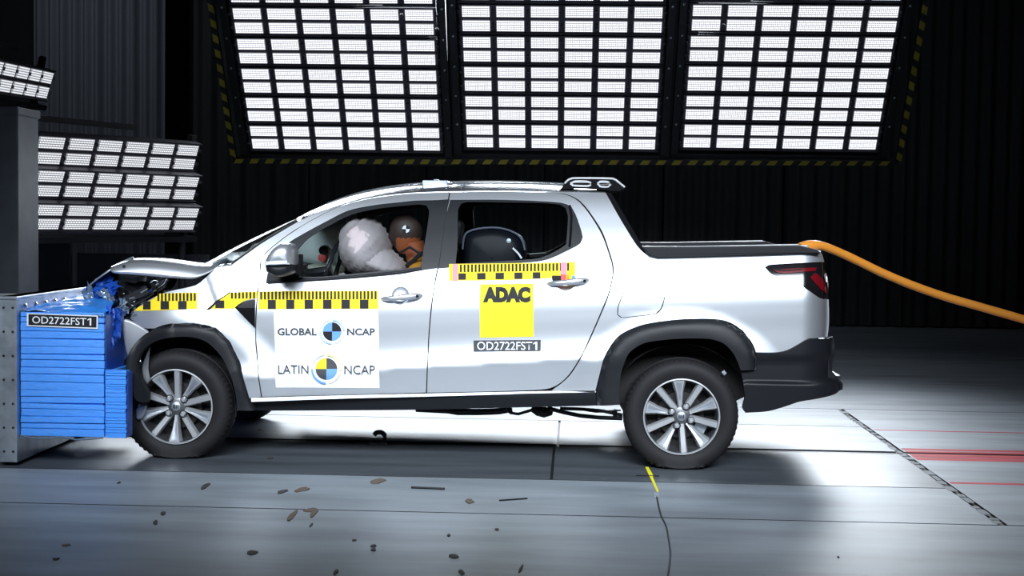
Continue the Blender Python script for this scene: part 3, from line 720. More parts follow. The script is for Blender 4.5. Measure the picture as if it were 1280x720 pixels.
# ------------------------------------------------------------------ wheels
def wheel(xc, zc, rad, a0, nearside=True):
    sg = 1 if nearside else -1; y0 = 0.0 if nearside else 2*YC
    prof = [(0.207,0.03),(0.212,0.012),(0.222,0.006),(0.245,-0.004),(0.27,-0.006),(0.292,0.002),(0.306,0.012),(0.316,0.026),(rad,0.048),(rad,0.075),(rad-.007,0.078),(rad-.007,0.084),(rad+.001,0.087),(rad+.001,0.115),(rad-.007,0.118),(rad-.007,0.124),(rad,0.127),(rad,0.152),(0.316,0.174),(0.296,0.196),(0.25,0.204),(0.21,0.19)]
    b = MB(); N = 120
    b.lathe([(r, sg*h) for r, h in prof], (xc, y0, zc), N, rmod=lambda r, h, i, j: r - (0.007 if i % 2 and j in (6, 7, 8, 17, 18, 19) else 0))
    b.v = [(x, y - sg*(0.012 if z < 0.02 and abs(y-y0) < 0.05 else 0), 0.0015 + 0.5*((z-.0015) + math.sqrt((z-.0015)**2 + 0.00012)) - (0.005 if z > .1 else 0)*0) for x, y, z in b.v]
    b.build('tyre', M['tyre'], truck, smooth=True, angle=35)
    b = MB(); b.lathe([(0.2125, sg*0.010), (0.2125, sg*0.002), (0.206, sg*0.0), (0.2015, sg*0.006), (0.199, sg*0.03), (0.19, sg*0.06), (0.185, sg*0.12), (0.2, sg*0.17)], (xc, y0, zc), 72)
    rim = b.build('rim', M['alloyd'], truck, smooth=True, angle=40)
    b = MB(); b.lathe([(0.2128, sg*0.006), (0.2128, sg*-0.001), (0.206, sg*-0.002), (0.203, sg*0.004)], (xc, y0, zc), 72); b.build('rim_lip', M['alloy'], rim, smooth=True, angle=50)
    b = MB(); b.lathe([(0.0, sg*0.085), (0.13, sg*0.085), (0.135, sg*0.1), (0.0, sg*0.1)], (xc, y0, zc), 40); b.lathe([(0, sg*0.115), (0.186, sg*0.115)], (xc, y0, zc), 40); b.build('brake_disc', mat('brake_disc', (0.03, 0.028, 0.028), 0.5, 0.5) if 'brake_disc' not in bpy.data.materials else bpy.data.materials['brake_disc'], rim, smooth=True, angle=40)
    b = MB(); b.hexa(*[[(xc+r*math.cos(a), y0+sg*yq, zc+r*math.sin(a)) for r, a in ((0.10, R(-42)), (0.165, R(-40)), (0.165, R(-14)), (0.10, R(-12)))] for yq in (0.07, 0.1)]); 
    if xc > 0: b.build('brake_caliper', M['steel'], rim)
    for k in range(10):
        a = R(a0 + 36*k); typ = k % 2
        ra = (math.cos(a), math.sin(a)); ta = (-ra[1], ra[0])
        st = [(0.035, .010, .030), (0.075, .013, .026), (0.15, .0145, .014), (0.188, .0155, .008), (0.205, .0165, .006)] if typ == 0 else [(0.035, .009, .034), (0.075, .010, .030), (0.13, .016, .020), (0.175, .026, .010), (0.205, .034, .006)]
        b = MB(); rows = []
        for r, hw, d in st:
            sec = [(-hw*1.25-.003, d+0.03), (-hw-.002, d+.006), (-hw*0.88, d), (-hw*0.15 if typ else 0, d+(0.002 if typ else 0)), (hw*0.88, d), (hw+.002, d+.006), (hw*1.25+.003, d+0.03)]
            rows.append([(xc+ra[0]*r+ta[0]*u, y0+sg*q, zc+ra[1]*r+ta[1]*u) for u, q in sec])
        b.grid(rows); o = b.build('spoke', M['alloy'], rim, smooth=True, fix=False, angle=25)
        if typ:
            b = MB(); b.grid([[(xc+ra[0]*r+ta[0]*u, y0+sg*q, zc+ra[1]*r+ta[1]*u) for u, q in ((-hw*kk, d-.0006), (0, d+.0008), (hw*kk, d-.0006))] for r, hw, d, kk in ((0.09, .011, .0275, .35), (0.14, .018, .018, .5), (0.19, .03, .0075, .62))])
            b.build('spoke_facet', M['steel'], rim, fix=False)
    b = MB(); b.lathe([(0.052, sg*0.05), (0.05, sg*0.032), (0.036, sg*0.026), (0.0, sg*0.026)], (xc, y0, zc), 32); b.build('hub', M['alloyd'], rim, smooth=True, angle=40)
    b = MB(); b.lathe([(0.027, sg*0.03), (0.026, sg*0.016), (0.02, sg*0.012), (0.0, sg*0.011)], (xc, y0, zc), 28); b.build('centre_cap', M['steel'], rim, smooth=True, angle=40)
    b = MB()
    for q in (-0.012, -0.004, 0.004, 0.012): b.box((xc+q-0.0022, y0+sg*0.0095-.001, zc-0.011), (xc+q+0.0022, y0+sg*0.0095+.001, zc+0.011))
    b.build('cap_emblem', M['ink'], rim)
    for k in range(4):
        a = R((66 if xc > 0 else 42) + 90*k); r = 0.058
        b = MB(); b.lathe([(0.0225, sg*0.026), (0.0205, sg*0.0225), (0.018, sg*0.026)], (xc+r*math.cos(a), y0, zc+r*math.sin(a)), 16); b.build('bolt_recess', M['ink'], rim, smooth=True)
        b = MB(); b.lathe([(0.0155, sg*0.04), (0.015, sg*0.014), (0.010, sg*0.005), (0.0, sg*0.004)], (xc+r*math.cos(a), y0, zc+r*math.sin(a)), 14); b.v = b.v; b.build('lug_bolt', M['alloy'], rim, smooth=True, angle=40)
wheel(WF[0], WF[1], 0.320, 88.0); wheel(WR[0], WR[1], 0.320, 59.0)
wheel(WF[0]-0.02, WF[1], 0.322, 20.0, False); wheel(WR[0], WR[1], 0.325, 40.0, False)
b = MB(); p = U(905, 466, 0.03); b.box((p.x-0.012, 0.02, p.z-0.01), (p.x+0.012, 0.05, p.z+0.01), rot=Matrix.Rotation(R(50), 3, 'Y')); b.build('wheel_clip', M['steel'], truck, bevel=0.003)

# ------------------------------------------------------------------ stickers on the near side
def sticker(name, pts, m, parent, dy=-0.0025, step=0.022, yf=S):
    return panel(name, pts, m, parent, mirror=False, flange=False, dy=dy, step=step, corner=25, yf=yf)
def flat(name, polys, m, parent, dy=-0.0055, kind=None, yf=S):
    """flat print: list of pixel-traced convex outlines"""
    b = MB()
    for p in polys:
        q = [UP(a[0], a[1], yf) for a in p]
        b.add([(v.x, yf(v.x, v.z)+dy, v.z) for v in q], [tuple(range(len(q)))])
    for i, f in enumerate(b.f):
        a, c, d = (Vector(b.v[f[j]]) for j in (0, 1, 2))
        if (c-a).cross(d-a).y > 0: b.f[i] = f[::-1]
    o = b.build(name, m, parent, fix=False); tag(o, kind=kind); return o
def quadgrid(A, B, Cc, Dd):
    """bilinear frame: A top left, B top right, C bottom right, D bottom left"""
    return lambda u, v: (A[0]+(B[0]-A[0])*u + (Dd[0]-A[0])*v + (A[0]-B[0]+Cc[0]-Dd[0])*u*v, A[1]+(B[1]-A[1])*u + (Dd[1]-A[1])*v + (A[1]-B[1]+Cc[1]-Dd[1])*u*v)
def rect(f, u0, u1, v0, v1): return [f(u0, v0), f(u1, v0), f(u1, v1), f(u0, v1)]
def lettering(txt, fr, m, parent, box, dy=-0.004, bold=0.0, yf=S, spacing=1.0, point=None):
    """letters filling box = (u0, u1, v0, v1) of frame fr"""
    one = None
    if txt.endswith('1'):
        txt = txt[:-1]; L = box[1]-box[0]; one = (box[1]-L*.085, box[1]); box = (box[0], box[1]-L*.095, box[2], box[3])
    cu = bpy.data.curves.new('lettering', 'FONT'); cu.body = txt; cu.size = 1; cu.offset = bold; cu.space_character = spacing; cu.resolution_u = 3
    ob = bpy.data.objects.new('lettering', cu); COL.objects.link(ob)
    dg = bpy.context.evaluated_depsgraph_get(); me = bpy.data.meshes.new_from_object(ob.evaluated_get(dg))
    bpy.data.objects.remove(ob); bpy.data.curves.remove(cu)
    xs_ = [v.co.x for v in me.vertices]; ys_ = [v.co.y for v in me.vertices]
    x0, x1, y0, y1 = min(xs_), max(xs_), min(ys_), max(ys_)
    for v in me.vertices:
        u = box[0] + (box[1]-box[0])*(v.co.x-x0)/(x1-x0); t = box[3] + (box[2]-box[3])*(v.co.y-y0)/(y1-y0)
        p = fr(u, t)
        if point: v.co = point(p)
        else:
            q = UP(p[0], p[1], yf); v.co = (q.x, yf(q.x, q.z)+dy, q.z)
    me.name = 'lettering'; o = link('lettering', me, parent, m)
    if one:
        a, c = one; wd = c-a
        for pl in ([(a+wd*.52, box[2]), (a+wd*.85, box[2]), (a+wd*.85, box[3]), (a+wd*.52, box[3])], [(a+wd*.52, box[2]), (a+wd*.60, box[2]+(box[3]-box[2])*.16), (a+wd*.08, box[2]+(box[3]-box[2])*.34), (a+wd*.08, box[2]+(box[3]-box[2])*.20)]):
            b = MB(); vs = []
            for u, t in pl:
                p = fr(u, t)
                if point: vs.append(point(p))
                else:
                    q = UP(p[0], p[1], yf); vs.append((q.x, yf(q.x, q.z)+dy, q.z))
            b.add(vs, [(0, 1, 2, 3)]); b.build('lettering', m, parent)
    return o
# measuring tapes
def tape(poly, blocks, ticks, yb, yt, slope=0.0, ref=400):
    t = sticker('measuring_tape', poly, M['yellow'], truck)
    sh = lambda x, y: (x, y + slope*(x-ref))
    flat('tape_marking', [[sh(a, yb[0]), sh(c, yb[0]), sh(c, yb[1]), sh(a, yb[1])] for a, c in blocks] + [[sh(a, yt[0]), sh(a+2.4, yt[0]), sh(a+2.4, yt[1]), sh(a, yt[1])] for i, a in enumerate(ticks)], M['ink'], t, kind='stuff')
    return t
tape([(168,388.5),(173,384),(183,378.5),(193,372.5),(200,367),(246.5,365),(246.5,386),(200,387.8)], [(179,188.5),(201,211.5),(223,233.5)], [197+4.55*i for i in range(11)], (376.3,386.6), (366.5,376), slope=-0.006, ref=205)
t = tape([(262,386.3),(272,375.5),(288,365.3),(321.5,364),(321.5,373),(310,374.5),(297,381),(294,385.5)], [(269.5,280.5)], [289+4.6*i for i in range(7)], (375.5,385), (365,373))
flat('tape_marking', [[(257.5,387.5),(268,378),(288,364.4),(289,365.2),(272,377),(263,386.6)]], M['ink'], t)
tape([(323.3,364),(473,363),(473,385.8),(323.3,386.3)], [(335,345),(358,368),(381,391.3),(404,414.5),(427,437.5),(450,460.7)], [325.5+4.61*i for i in range(32)], (374.6,385.6), (364,374), slope=-0.003)
t = tape([(561.5,330),(640,329),(719,327.5),(719,346),(640,350),(561.5,351)], [(573,582.5),(596.5,607),(619.5,630),(643,653),(666,675.5)], [575+4.62*i for i in range(30)], (341.5,349.5), (330.6,340), slope=-0.014, ref=580)
pink = mat('pink_ink', (0.85, 0.22, 0.30), 0.4)
flat('pink_mark', [[(566,330),(572.5,330),(572,351),(566,351)]], pink, t, dy=-0.006); flat('pink_mark', [[(701,328),(708.5,328),(708,347),(701,347)]], pink, t, dy=-0.006)
hf = UP(710, 346); 
for k, (x0, x1, cc) in enumerate(((690,701,'ink'),(701,706.5,'red'),(706.5,711,'orange'),(711,715,'yellow'),(715,719,'sky'))):
    b = MB(); q0 = UP(x0, 350.5); q1 = UP(x1, 350.5); z1 = UP(x0, 342).z; h = (z1-q0.z)*(1.0 if k else .75)
    b.box((q0.x, q0.y-0.028, q0.z), (q1.x, q0.y-0.004, q0.z+h*(1-0.06*k))); b.build('coloured_tag', M[cc], rdoor[0], bevel=0.004)
# white sheet with two emblems
fr = quadgrid((342,387), (473,386.3), (474.5,485), (345,484.5))
sheet = sticker('white_sheet', rect(fr, 0, 1, 0, 1), M['white'], truck)
def disc(cx, cy, r, cols, ring, prefix):
    for q, c in enumerate(cols):                # quadrants from the upper right, anticlockwise
        pts = [(cx, cy)] + [(cx+r*math.cos(a), cy-r*math.sin(a)) for a in [math.pi/2*(q+k/8) for k in range(9)]]
        sticker('emblem_quadrant', pts, M[c], sheet, dy=-0.0055, step=0.012)
    for (a0, a1, c, r0, r1) in ring:
        flat('emblem_ring', [[(cx+r_*math.cos(R(a)), cy-r_*math.sin(R(a))) for a, r_ in ((a0+(a1-a0)*k/10, r0), (a0+(a1-a0)*k/10, r1), (a0+(a1-a0)*(k+1)/10, r1), (a0+(a1-a0)*(k+1)/10, r0))] for k in range(10)], M[c] if c in M else c, sheet, dy=-0.012)
pale = mat('pale_blue_ink', (0.45, 0.60, 0.90), 0.4); gold = mat('gold_ink', (0.72, 0.62, 0.30), 0.4); pgrey = mat('pale_grey_ink', (0.55, 0.58, 0.63), 0.4)
disc(415.3, 414.3, 11.6, ('ink','sky','ink','sky'), ((5, 88, pale, 13.7, 15.8), (180, 268, pale, 13.7, 15.8), (100, 170, pgrey, 14.5, 15.2), (280, 350, pgrey, 14.5, 15.2)), 'g')
disc(408.2, 461, 13.6, ('grey','lemon','grey','sky'), ((-5, 86, gold, 16.6, 19), (180, 268, 'sky', 16.6, 19), (100, 165, pgrey, 17.4, 18.4), (280, 340, gold, 17.4, 18.2)), 'l')
idf = lambda u, v: (u, v)
lettering('GLOBAL', idf, M['grey'], sheet, (347.2, 396, 410, 419.2), bold=0.025, dy=-0.0055)
lettering('NCAP', idf, M['grey'], sheet, (434, 468.8, 410.2, 419.2), bold=0.025, dy=-0.0055)
lettering('LATIN', idf, M['grey'], sheet, (348.2, 386, 456, 466.6), bold=-0.002, dy=-0.013)
lettering('NCAP', idf, M['grey'], sheet, (430.8, 468.8, 456.4, 467.2), bold=-0.002, dy=-0.013)
ad = sticker('yellow_sticker', [(600,355),(666.7,354.3),(667,420.8),(600,422)], M['lemon'], truck)
lettering('ADAC', idf, M['ink'], ad, (603.8, 663, 358.3, 378), bold=0.08, dy=-0.0055)
nb = sticker('number_plate_sticker', [(592,425.5),(676,424.8),(676,439),(592,439.8)], M['grey'], truck)
lettering('OD2722FST1', idf, M['white'], nb, (596.5, 672.5, 427, 437.4), bold=0.006, dy=-0.0055)
# vent on the front wing
v = sticker('wing_vent', [(294,384.2),(302,378),(310,374.5),(319.3,372.8),(319,410),(308,399)], M['gloss'], truck, dy=-0.006)
sticker('vent_facet', [(297,383),(310,375.8),(318.3,374.2),(318.3,384.8),(299,385)], M['trim'], v, dy=-0.010)

# ------------------------------------------------------------------ door mirror
def shell(name, poly, y_secs, m, parent, smooth=True, n=40):
    """closed rounded body: scaled copies of an outline set along y; y_secs = [(y, scale)]"""
    pts = smooth_outline([(p.x, p.z) for p in [U(a[0], a[1], -0.12) for a in poly]], 0.012, 50)
    cx = sum(p[0] for p in pts)/len(pts); cz = sum(p[1] for p in pts)/len(pts); b = MB(); rows = []
    for y, k in y_secs:
        r = [(cx+(x-cx)*k, y, cz+(z-cz)*k) for x, z in pts]; rows.append(r + [r[0]])
    b.grid(rows); return b.build(name, m, parent, smooth=smooth, angle=60)
secs = [(-0.235, .02), (-0.235, .45), (-0.225, .7), (-0.20, .88), (-0.165, .97), (-0.12, 1.0), (-0.03, .96), (-0.02, .6), (-0.02, .02)]
mir = shell('side_mirror', [(333.5,331.5),(335,321),(344,309.5),(355,303.5),(365,304.5),(369.5,312),(370,331)], secs, paint, fdoor[0])
shell('mirror_base', [(333.5,331),(370,330),(369.5,340),(360,344.5),(348,345.5),(335,339)], secs, M['trim'], mir)
shell('indicator_strip', [(334.5,326),(352,325.5),(367.5,323.5),(367.5,330),(350,331.3),(334,331.3)], [(-0.24,.02),(-0.24,.4),(-0.232,.75),(-0.205,.93),(-0.17,1.01),(-0.12,1.035),(-.05,1.0)], M['white'], mir)
b = MB(); a = U(368, 322, -0.02); b.hexa([U(366,330,-.1), U(376,330,-.02), U(376,344,-.02), U(366,341,-.1)], [U(372,318,-.05)+Vector((0,.04,0)), U(379,318,0.06), U(379,346,0.05), U(372,344,-.05)+Vector((0,.04,0))]); b.build('mirror_arm', M['trim'], mir)
sticker('mirror_corner', [(333,353.5),(335,342),(340,331),(371,315),(373.5,346),(345,352)], M['trim'], fdoor[0], dy=-0.004)
MS = bpy.data.objects  # far mirror, plain
b = MB(); p = U(352, 325, 0); b.lathe([(0.0, 0.0), (0.06, 0.02), (0.085, 0.08), (0.08, 0.18), (0, 0.2)], (p.x, 2*YC+0.03, p.z), 20); b.build('side_mirror', paint, fdoor[1], smooth=True)

# ------------------------------------------------------------------ buckled bonnet and crushed nose
ne = [(137,340.5),(150,341.5),(175,343.5),(210,347),(232,348.5),(243,348.8),(252,345),(262,340),(273,333)]
r1 = [(139,333),(156,327),(183,325.5),(212,328),(233,331),(247,333),(256,333),(266,332),(276,331)]
r2 = [(141,331.5),(166,320.3),(190,322),(214,325),(234,327.7),(248,329.5),(258,330.5),(270,330),(282,328.5)]
rows_ = [[U(*p, 0.13) for p in ne], [U(*p, 0.155) for p in r1], [U(*p, 0.30) for p in r2]]
top = rows_[2]
for y, dz, dx in ((0.6, -0.015, -0.06), (YC, -0.02, -0.08), (1.12, -0.045, -.06), (1.39, -0.06, -0.0)):
    rows_.append([Vector((p.x + dx*(1 - i/8.0), y, p.z + dz + 0.004*math.sin(i*1.9+y*5))) for i, p in enumerate(top)])
rows_.append([Vector((p.x, 1.55, p.z-0.07)) for p in rows_[1]]); rows_.append([Vector((p.x, 1.59, p.z-0.07)) for p in rows_[0]])
b = MB(); b.grid(rows_); hood = b.build('bonnet', [paint, M['dark']], truck, smooth=True, angle=60)
for nme, kk in (('SUBSURF', 0), ('SOLIDIFY', 1)):
    q = hood.modifiers.new(nme.lower(), nme)
    if kk: q.thickness = 0.012; q.offset = -1; q.material_offset = 1
    else: q.levels = q.render_levels = 2
for i in range(9): pass
# folded front lip of the bonnet
lip = [[U(166,320.5,y), U(150,327.5,y-.02), U(135,338,y-.05), U(122,347,y-.04), U(110,357,y), U(114,361,y+.02)] for y in (0.28, 0.36)]
for y, s_ in ((0.6, 0.02), (0.9, 0.0), (1.3, 0.03)): lip.append([Vector((p.x - 0.05 + s_*math.sin(i*2+y), y, p.z - 0.03 - 0.06*(y-0.36) + s_*math.cos(i*3) - (s_ if i < 2 else 0))) for i, p in enumerate(lip[1])])
b = MB(); b.grid(lip); o = b.build('bonnet_lip', [paint, M['dark']], truck, smooth=True, angle=35); q = o.modifiers.new('s', 'SOLIDIFY'); q.thickness = 0.01; q.material_offset = 1
b = MB(); p = U(155.5, 333, 0.15); b.lathe([(0.0, 0), (0.009, 0.0), (0.006, 0.012)], (p.x, 0.14, p.z), 8); b.build('rubber_buffer', M['trim'], hood)
# wiper cowl bits
b = MB(); b.tube([U(265,334,.2), U(272,329.5,.25), U(282,325,.3), U(287,327,.35)], 0.012, 7); b.tube([U(270,333,.3), U(280,329.5,.3), U(289,326,.4)], 0.008, 7); tag(b.build('bonnet_hinge', M['steel'], truck, smooth=True), kind='stuff')
b = MB(); q = [U(262,336,.2), U(290,332,.2)]; b.box((q[0].x, .2, q[1].z-.06), (q[1].x+.05, 2*YC-.2, q[1].z-.01)); b.build('cowl', M['trim'], truck, bevel=.01)
# head lamp
HL = [(150,374),(165,365),(190,355),(209,347.8),(209.5,352),(206,360),(195,367),(172,381.5),(160,388),(153,386)]
def poly3(name, pts, y, m, parent, th=0.05, bev=0.01, tilt=0.0):
    q = [U(a[0], a[1], y) for a in pts]; b = MB(); b.prism([(p.x, p.z) for p in smooth_outline([(p.x, p.z) for p in q], .03) and [Vector((x, 0, z)) for x, z in smooth_outline([(p.x, p.z) for p in q], .03)]], y, y+th)
    return b.build(name, m, parent, bevel=bev)
hl = poly3('head_lamp', HL, 0.10, M['lens'], truck, 0.2)
b = MB(); b.tube([U(a[0], a[1], 0.092) for a in ((164,378),(180,371),(195,362),(205,354),(207.5,349))], 0.006, 6); b.build('lamp_edge', M['chrome'], hl, smooth=True)
b = MB(); b.tube([U(a[0], a[1], 0.095) for a in ((176,366),(186,360),(198,354.5))], 0.004, 6); b.build('lamp_edge', M['steel'], hl, smooth=True)
b = MB(); p = U(190, 360, .09); b.lathe([(0, -0.012), (0.03, -0.008), (0.045, 0.02)], (p.x, .1, p.z), 16); b.build('reflector', M['chrome'], hl, smooth=True)
# torn bumper cover and liner
def sheetq(name, rows, m, parent, th=0.006):
    b = MB(); b.grid([[U(*p) for p in r] for r in rows]); o = b.build(name, [m, m], parent, smooth=True, angle=50)
    q = o.modifiers.new('sub', 'SUBSURF'); q.levels = q.render_levels = 2; q = o.modifiers.new('s', 'SOLIDIFY'); q.thickness = th; q.material_offset = 1
    return o
sheetq('bumper_cover', [[(152,396,-.06),(166,401,-.05),(178,408,-.045),(192,418,-.03)], [(153,412,-.06),(163,416,-.055),(174,421,-.05),(183,425,-.04)], [(156,428,-.05),(162,432,-.05),(168,434,-.05),(173,434,-.04)], [(160,445,-.03),(162,446,-.03),(164,446,-.03),(166,446,-.03)]], mat('shaded_paint', (.36, .38, .42), .45, .5), truck)  # silver paint darkened, the shade on this piece is in its colour
sheetq('liner_shard', [[(188,432,-.02),(188,434,-.02)], [(182,446,-.02),(186.5,448,-.02)], [(176,460,-.03),(185,462,-.02)], [(180,474,-.03),(188,472,-.02)], [(181,481,-.02),(188,476,-.01)]], mat('grey_liner', (0.22, 0.23, 0.25), 0.4), truck)
sheetq('liner_shard', [[(170,508,-.03),(185,504,-.03)], [(170,516,-.03),(183,514,-.03)], [(169.5,525,-.02),(178,525,-.02)]], M['steel'], truck)
sheetq('arch_flap', [[(164,470,-.04),(178,468,-.03)], [(166,487,-.05),(186,484,-.03)], [(172,500,-.05),(190,492,-.03)], [(172,507,-.04),(184,503,-.03)]], M['trim'], truck)
# crumpled structure behind the block
random.seed(8)
def crumple(name, pts, amp, m, parent, seed, sub=3):
    """crumpled sheet through four corners"""
    random.seed(seed); A, B_, C_, D_ = [U(*p) for p in pts]; n = 8; rows = []
    for i in range(n):
        r = []
        for j in range(n):
            u, v_ = i/(n-1), j/(n-1); p = A*(1-u)*(1-v_) + B_*(1-u)*v_ + C_*u*v_ + D_*u*(1-v_)
            r.append(p + Vector((random.uniform(-1, 1), random.uniform(-1.5, 1.5), random.uniform(-1, 1)))*amp)
        rows.append(r)
    b = MB(); b.grid(rows); o = b.build(name, m, parent, fix=True); return o
crumple('crushed_panel', [(150,352,.35),(210,350,.35),(205,375,.3),(155,395,.3)], .018, M['lens'], truck, 1)
crumple('crushed_panel', [(146,365,.2),(158,362,.2),(168,392,.15),(155,396,.12)], .02, M['gloss'], truck, 2)
crumple('crushed_panel', [(118,350,.4),(150,340,.4),(150,375,.3),(125,378,.3)], .02, M['dark'], truck, 3)
crumple('torn_metal', [(149,376,.06),(156,372,.06),(160,392,.04),(152,398,.02)], .012, M['foil'], truck, 5)
b = MB(); random.seed(12)
for k in range(9):
    a = (random.uniform(148,168), random.uniform(372,398), random.uniform(0,.1)); c = (a[0]+random.uniform(-10,10), a[1]+random.uniform(-7,7), a[2]+random.uniform(-.05,.05)); b.tube([U(*a), U(*c)], .005, 5)
tag(b.build('torn_wiring', M['steel'], truck), kind='stuff')

# ------------------------------------------------------------------ cabin
b = MB(); q = U(300, 340, .3); q2 = U(372, 345, .3); b.prism([(q.x, q.z-.25), (q2.x+.08, q2.z-.25), (q2.x+.1, q2.z-.04), (q2.x-.05, q2.z+.05), (q2.x-.3, q2.z+.06), (q.x, q.z)], .2, 2*YC-.2); b.build('dashboard', M['dark'], truck, bevel=.02)
for yy_ in (0.47, 1.25):
    x0 = U(508, 330, yy_).x; b = MB()
    b.prism([(x0-.05, .6), (x0+.12, .6), (x0+.24, 1.05), (x0+.30, 1.22), (x0+.22, 1.22), (x0+.1, 1.0)], yy_-.25, yy_+.25); se = b.build('front_seat', M['dark'], truck, bevel=.04)
    b = MB(); b.prism([(x0+.22, 1.2), (x0+.31, 1.2), (x0+.34, 1.36), (x0+.25, 1.37)], yy_-.13, yy_+.13); b.build('headrest', M['dark'], se, bevel=.03)
x0 = U(720, 330, .8).x; b = MB(); b.prism([(x0-.5, .6), (x0, .6), (x0+.1, 1.08), (x0, 1.1), (x0-.08, .85), (x0-.5, .8)], .2, 2*YC-.2); b.build('rear_seat', M['dark'], truck, bevel=.03)
p = U(415, 338, .47); b = MB(); n = 28
ring = [(p.x + .05*math.cos(a), .47 + .18*math.sin(a), p.z - .0 + .17*math.cos(a)) for a in [2*math.pi*k/n for k in range(n+1)]]
b.tube(ring, .014, 8, caps=False); b.tube([(p.x-.3, .47, p.z-.05), (p.x, .47, p.z)], .03, 8); b.build('steering_wheel', M['trim'], truck, smooth=True)
def blob(name, c, rad, m, parent, seed, wr=0.02, freq=4.0, lean=0.0, direction=(1, 0.3, -1), fl=2.2, n=56):
    """inflated bag: superellipsoid with folds"""
    b = MB(); rows = []; c = Vector(c)
    for i in range(n//2+1):
        th = math.pi*i/(n//2); r = []
        for j in range(n):
            ph = 2*math.pi*j/n
            d = Vector((math.sin(th)*math.cos(ph), math.sin(th)*math.sin(ph), math.cos(th)))
            k = (abs(d.x)**fl + abs(d.y)**fl + abs(d.z)**fl)**(-1/fl); q = d*k
            s = d.dot(Vector(direction))
            f = 1 + wr*noise.noise(d*freq*0.5 + Vector((seed, 0, 0)))*1.0 + wr*math.sin(s*freq*5.5 + 2.6*noise.noise(d*2.2 + Vector((0, seed, 0))))*0.62
            p_ = Vector((q.x*rad[0], q.y*rad[1], q.z*rad[2]))*f; p_.x += lean*p_.z
            r.append(c + p_)
        r.append(r[0]); rows.append(r)
    b.grid(rows); return b.build(name, m, parent, smooth=True, angle=75)
c = U(457, 310, .45); blob('driver_airbag', c, (.15, .30, .175), M['bag'], truck, 3, wr=.055, lean=-.10, direction=(.75, .2, -.9))
c = U(472, 326, .44); blob('driver_airbag', c, (.15, .26, .11), M['bag'], truck, 5, wr=.06, lean=-.7)
c = U(418, 304, 1.25); blob('passenger_airbag', c, (.235, .27, .17), M['bag2'], truck, 9, wr=.02, fl=3)
p = U(403, 322, .9); b = MB(); b.lathe([(0, -.03), (.025, -.02), (.03, .03), (0, .035)], (p.x, .9, p.z), 14); b.build('dash_target', M['red'], truck, smooth=True)
p = U(405, 313, .9); b = MB(); b.lathe([(0, -.04), (.03, -.02), (.035, .03), (0, .035)], (p.x, .9, p.z), 14); b.build('dash_camera', M['gloss'], truck, smooth=True)
p = U(407, 336, .85); b = MB(); b.box((p.x-.09, .7, p.z-.03), (p.x+.10, 1.0, p.z+.03)); b.build('dash_pad', mat('pale_foam', (.55, .60, .50), .7), truck, bevel=.02)
p = U(440, 272, YC); b = MB(); b.box((p.x-.02, YC-.11, p.z-.035), (p.x+.015, YC+.11, p.z+.035)); b.tube([(p.x, YC, p.z), (p.x-.04, YC, p.z+.08)], .01, 6); b.build('rear_view_mirror', M['steel'], truck, bevel=.01)
for j, (a, c) in enumerate((((662,319.5),(690,317.8)), ((690,317.8),(708,309)))):
    b = MB(); b.tube([U(a[0], a[1], 2*YC-.16), U(c[0], c[1], 2*YC-.16)], .013, 6); b.build('far_sill_strip', M['bright'], rdoor[1], smooth=True)
# seated dummy: one skinned body
def skin(name, joints, edges, m, root=0, parent=None, sub=2):
    me = bpy.data.meshes.new(name); me.from_pydata([j[0] for j in joints], edges, []); o = link(name, me, parent, m)
    md = o.modifiers.new('skin', 'SKIN'); md.use_smooth_shade = True
    for i, j in enumerate(joints):
        r = j[1]; me.skin_vertices[0].data[i].radius = r if isinstance(r, tuple) else (r, r); me.skin_vertices[0].data[i].use_root = i == root
    s = o.modifiers.new('sub', 'SUBSURF'); s.levels = s.render_levels = sub
    dg = bpy.context.evaluated_depsgraph_get(); new = bpy.data.meshes.new_from_object(o.evaluated_get(dg)); o.modifiers.clear(); o.data = new; new.name = name
    new.polygons.foreach_set('use_smooth', [True]*len(new.polygons)); return o
hd = U(507, 290, .47); yd = .47
DSK = mat('dummy_skin_shaded', (0.035, 0.019, 0.016), 0.6); DOR = mat('dummy_orange', (0.26, 0.065, 0.02), 0.65); DSH = mat('dummy_shirt', (0.50, 0.21, 0.02), 0.8)  # head brown taken darker, cabin shade put into the colour
pel = Vector((hd.x+.16, yd, .70))
J = [(pel, .13), (pel+Vector((.02,0,.16)), .125), (pel+Vector((-.0,0,.32)), (.15,.12)), (Vector((hd.x+.09, yd, hd.z-.20)), (.10,.075)), (Vector((hd.x+.05, yd, hd.z-.13)), .055)]
E_ = [(0,1),(1,2),(2,3),(3,4)]
for s in (-1, 1):
    n = len(J); sh_ = Vector((hd.x+.10, yd+s*.19, hd.z-.235))
    J += [(sh_, .065), (sh_+Vector((-.13, s*.05, -.19)), .045), (sh_+Vector((-.36, s*-.02, -.16)), .036), (sh_+Vector((-.42, s*-.04, -.14)), .032)]
    E_ += [(3,n),(n,n+1),(n+1,n+2),(n+2,n+3)]
    n = len(J); J += [(pel+Vector((-.08, s*.11, -.02)), .095), (pel+Vector((-.46, s*.14, .06)), .07), (pel+Vector((-.66, s*.14, -.26)), .05), (pel+Vector((-.76, s*.14, -.24)), .04)]
    E_ += [(0,n),(n,n+1),(n+1,n+2),(n+2,n+3)]
dummy = skin('crash_test_dummy', J, E_, DSH)
tag(dummy, 'orange crash-test dummy in the driver seat leaning its head into the airbag', 'dummy')
b = MB(); rows_ = []
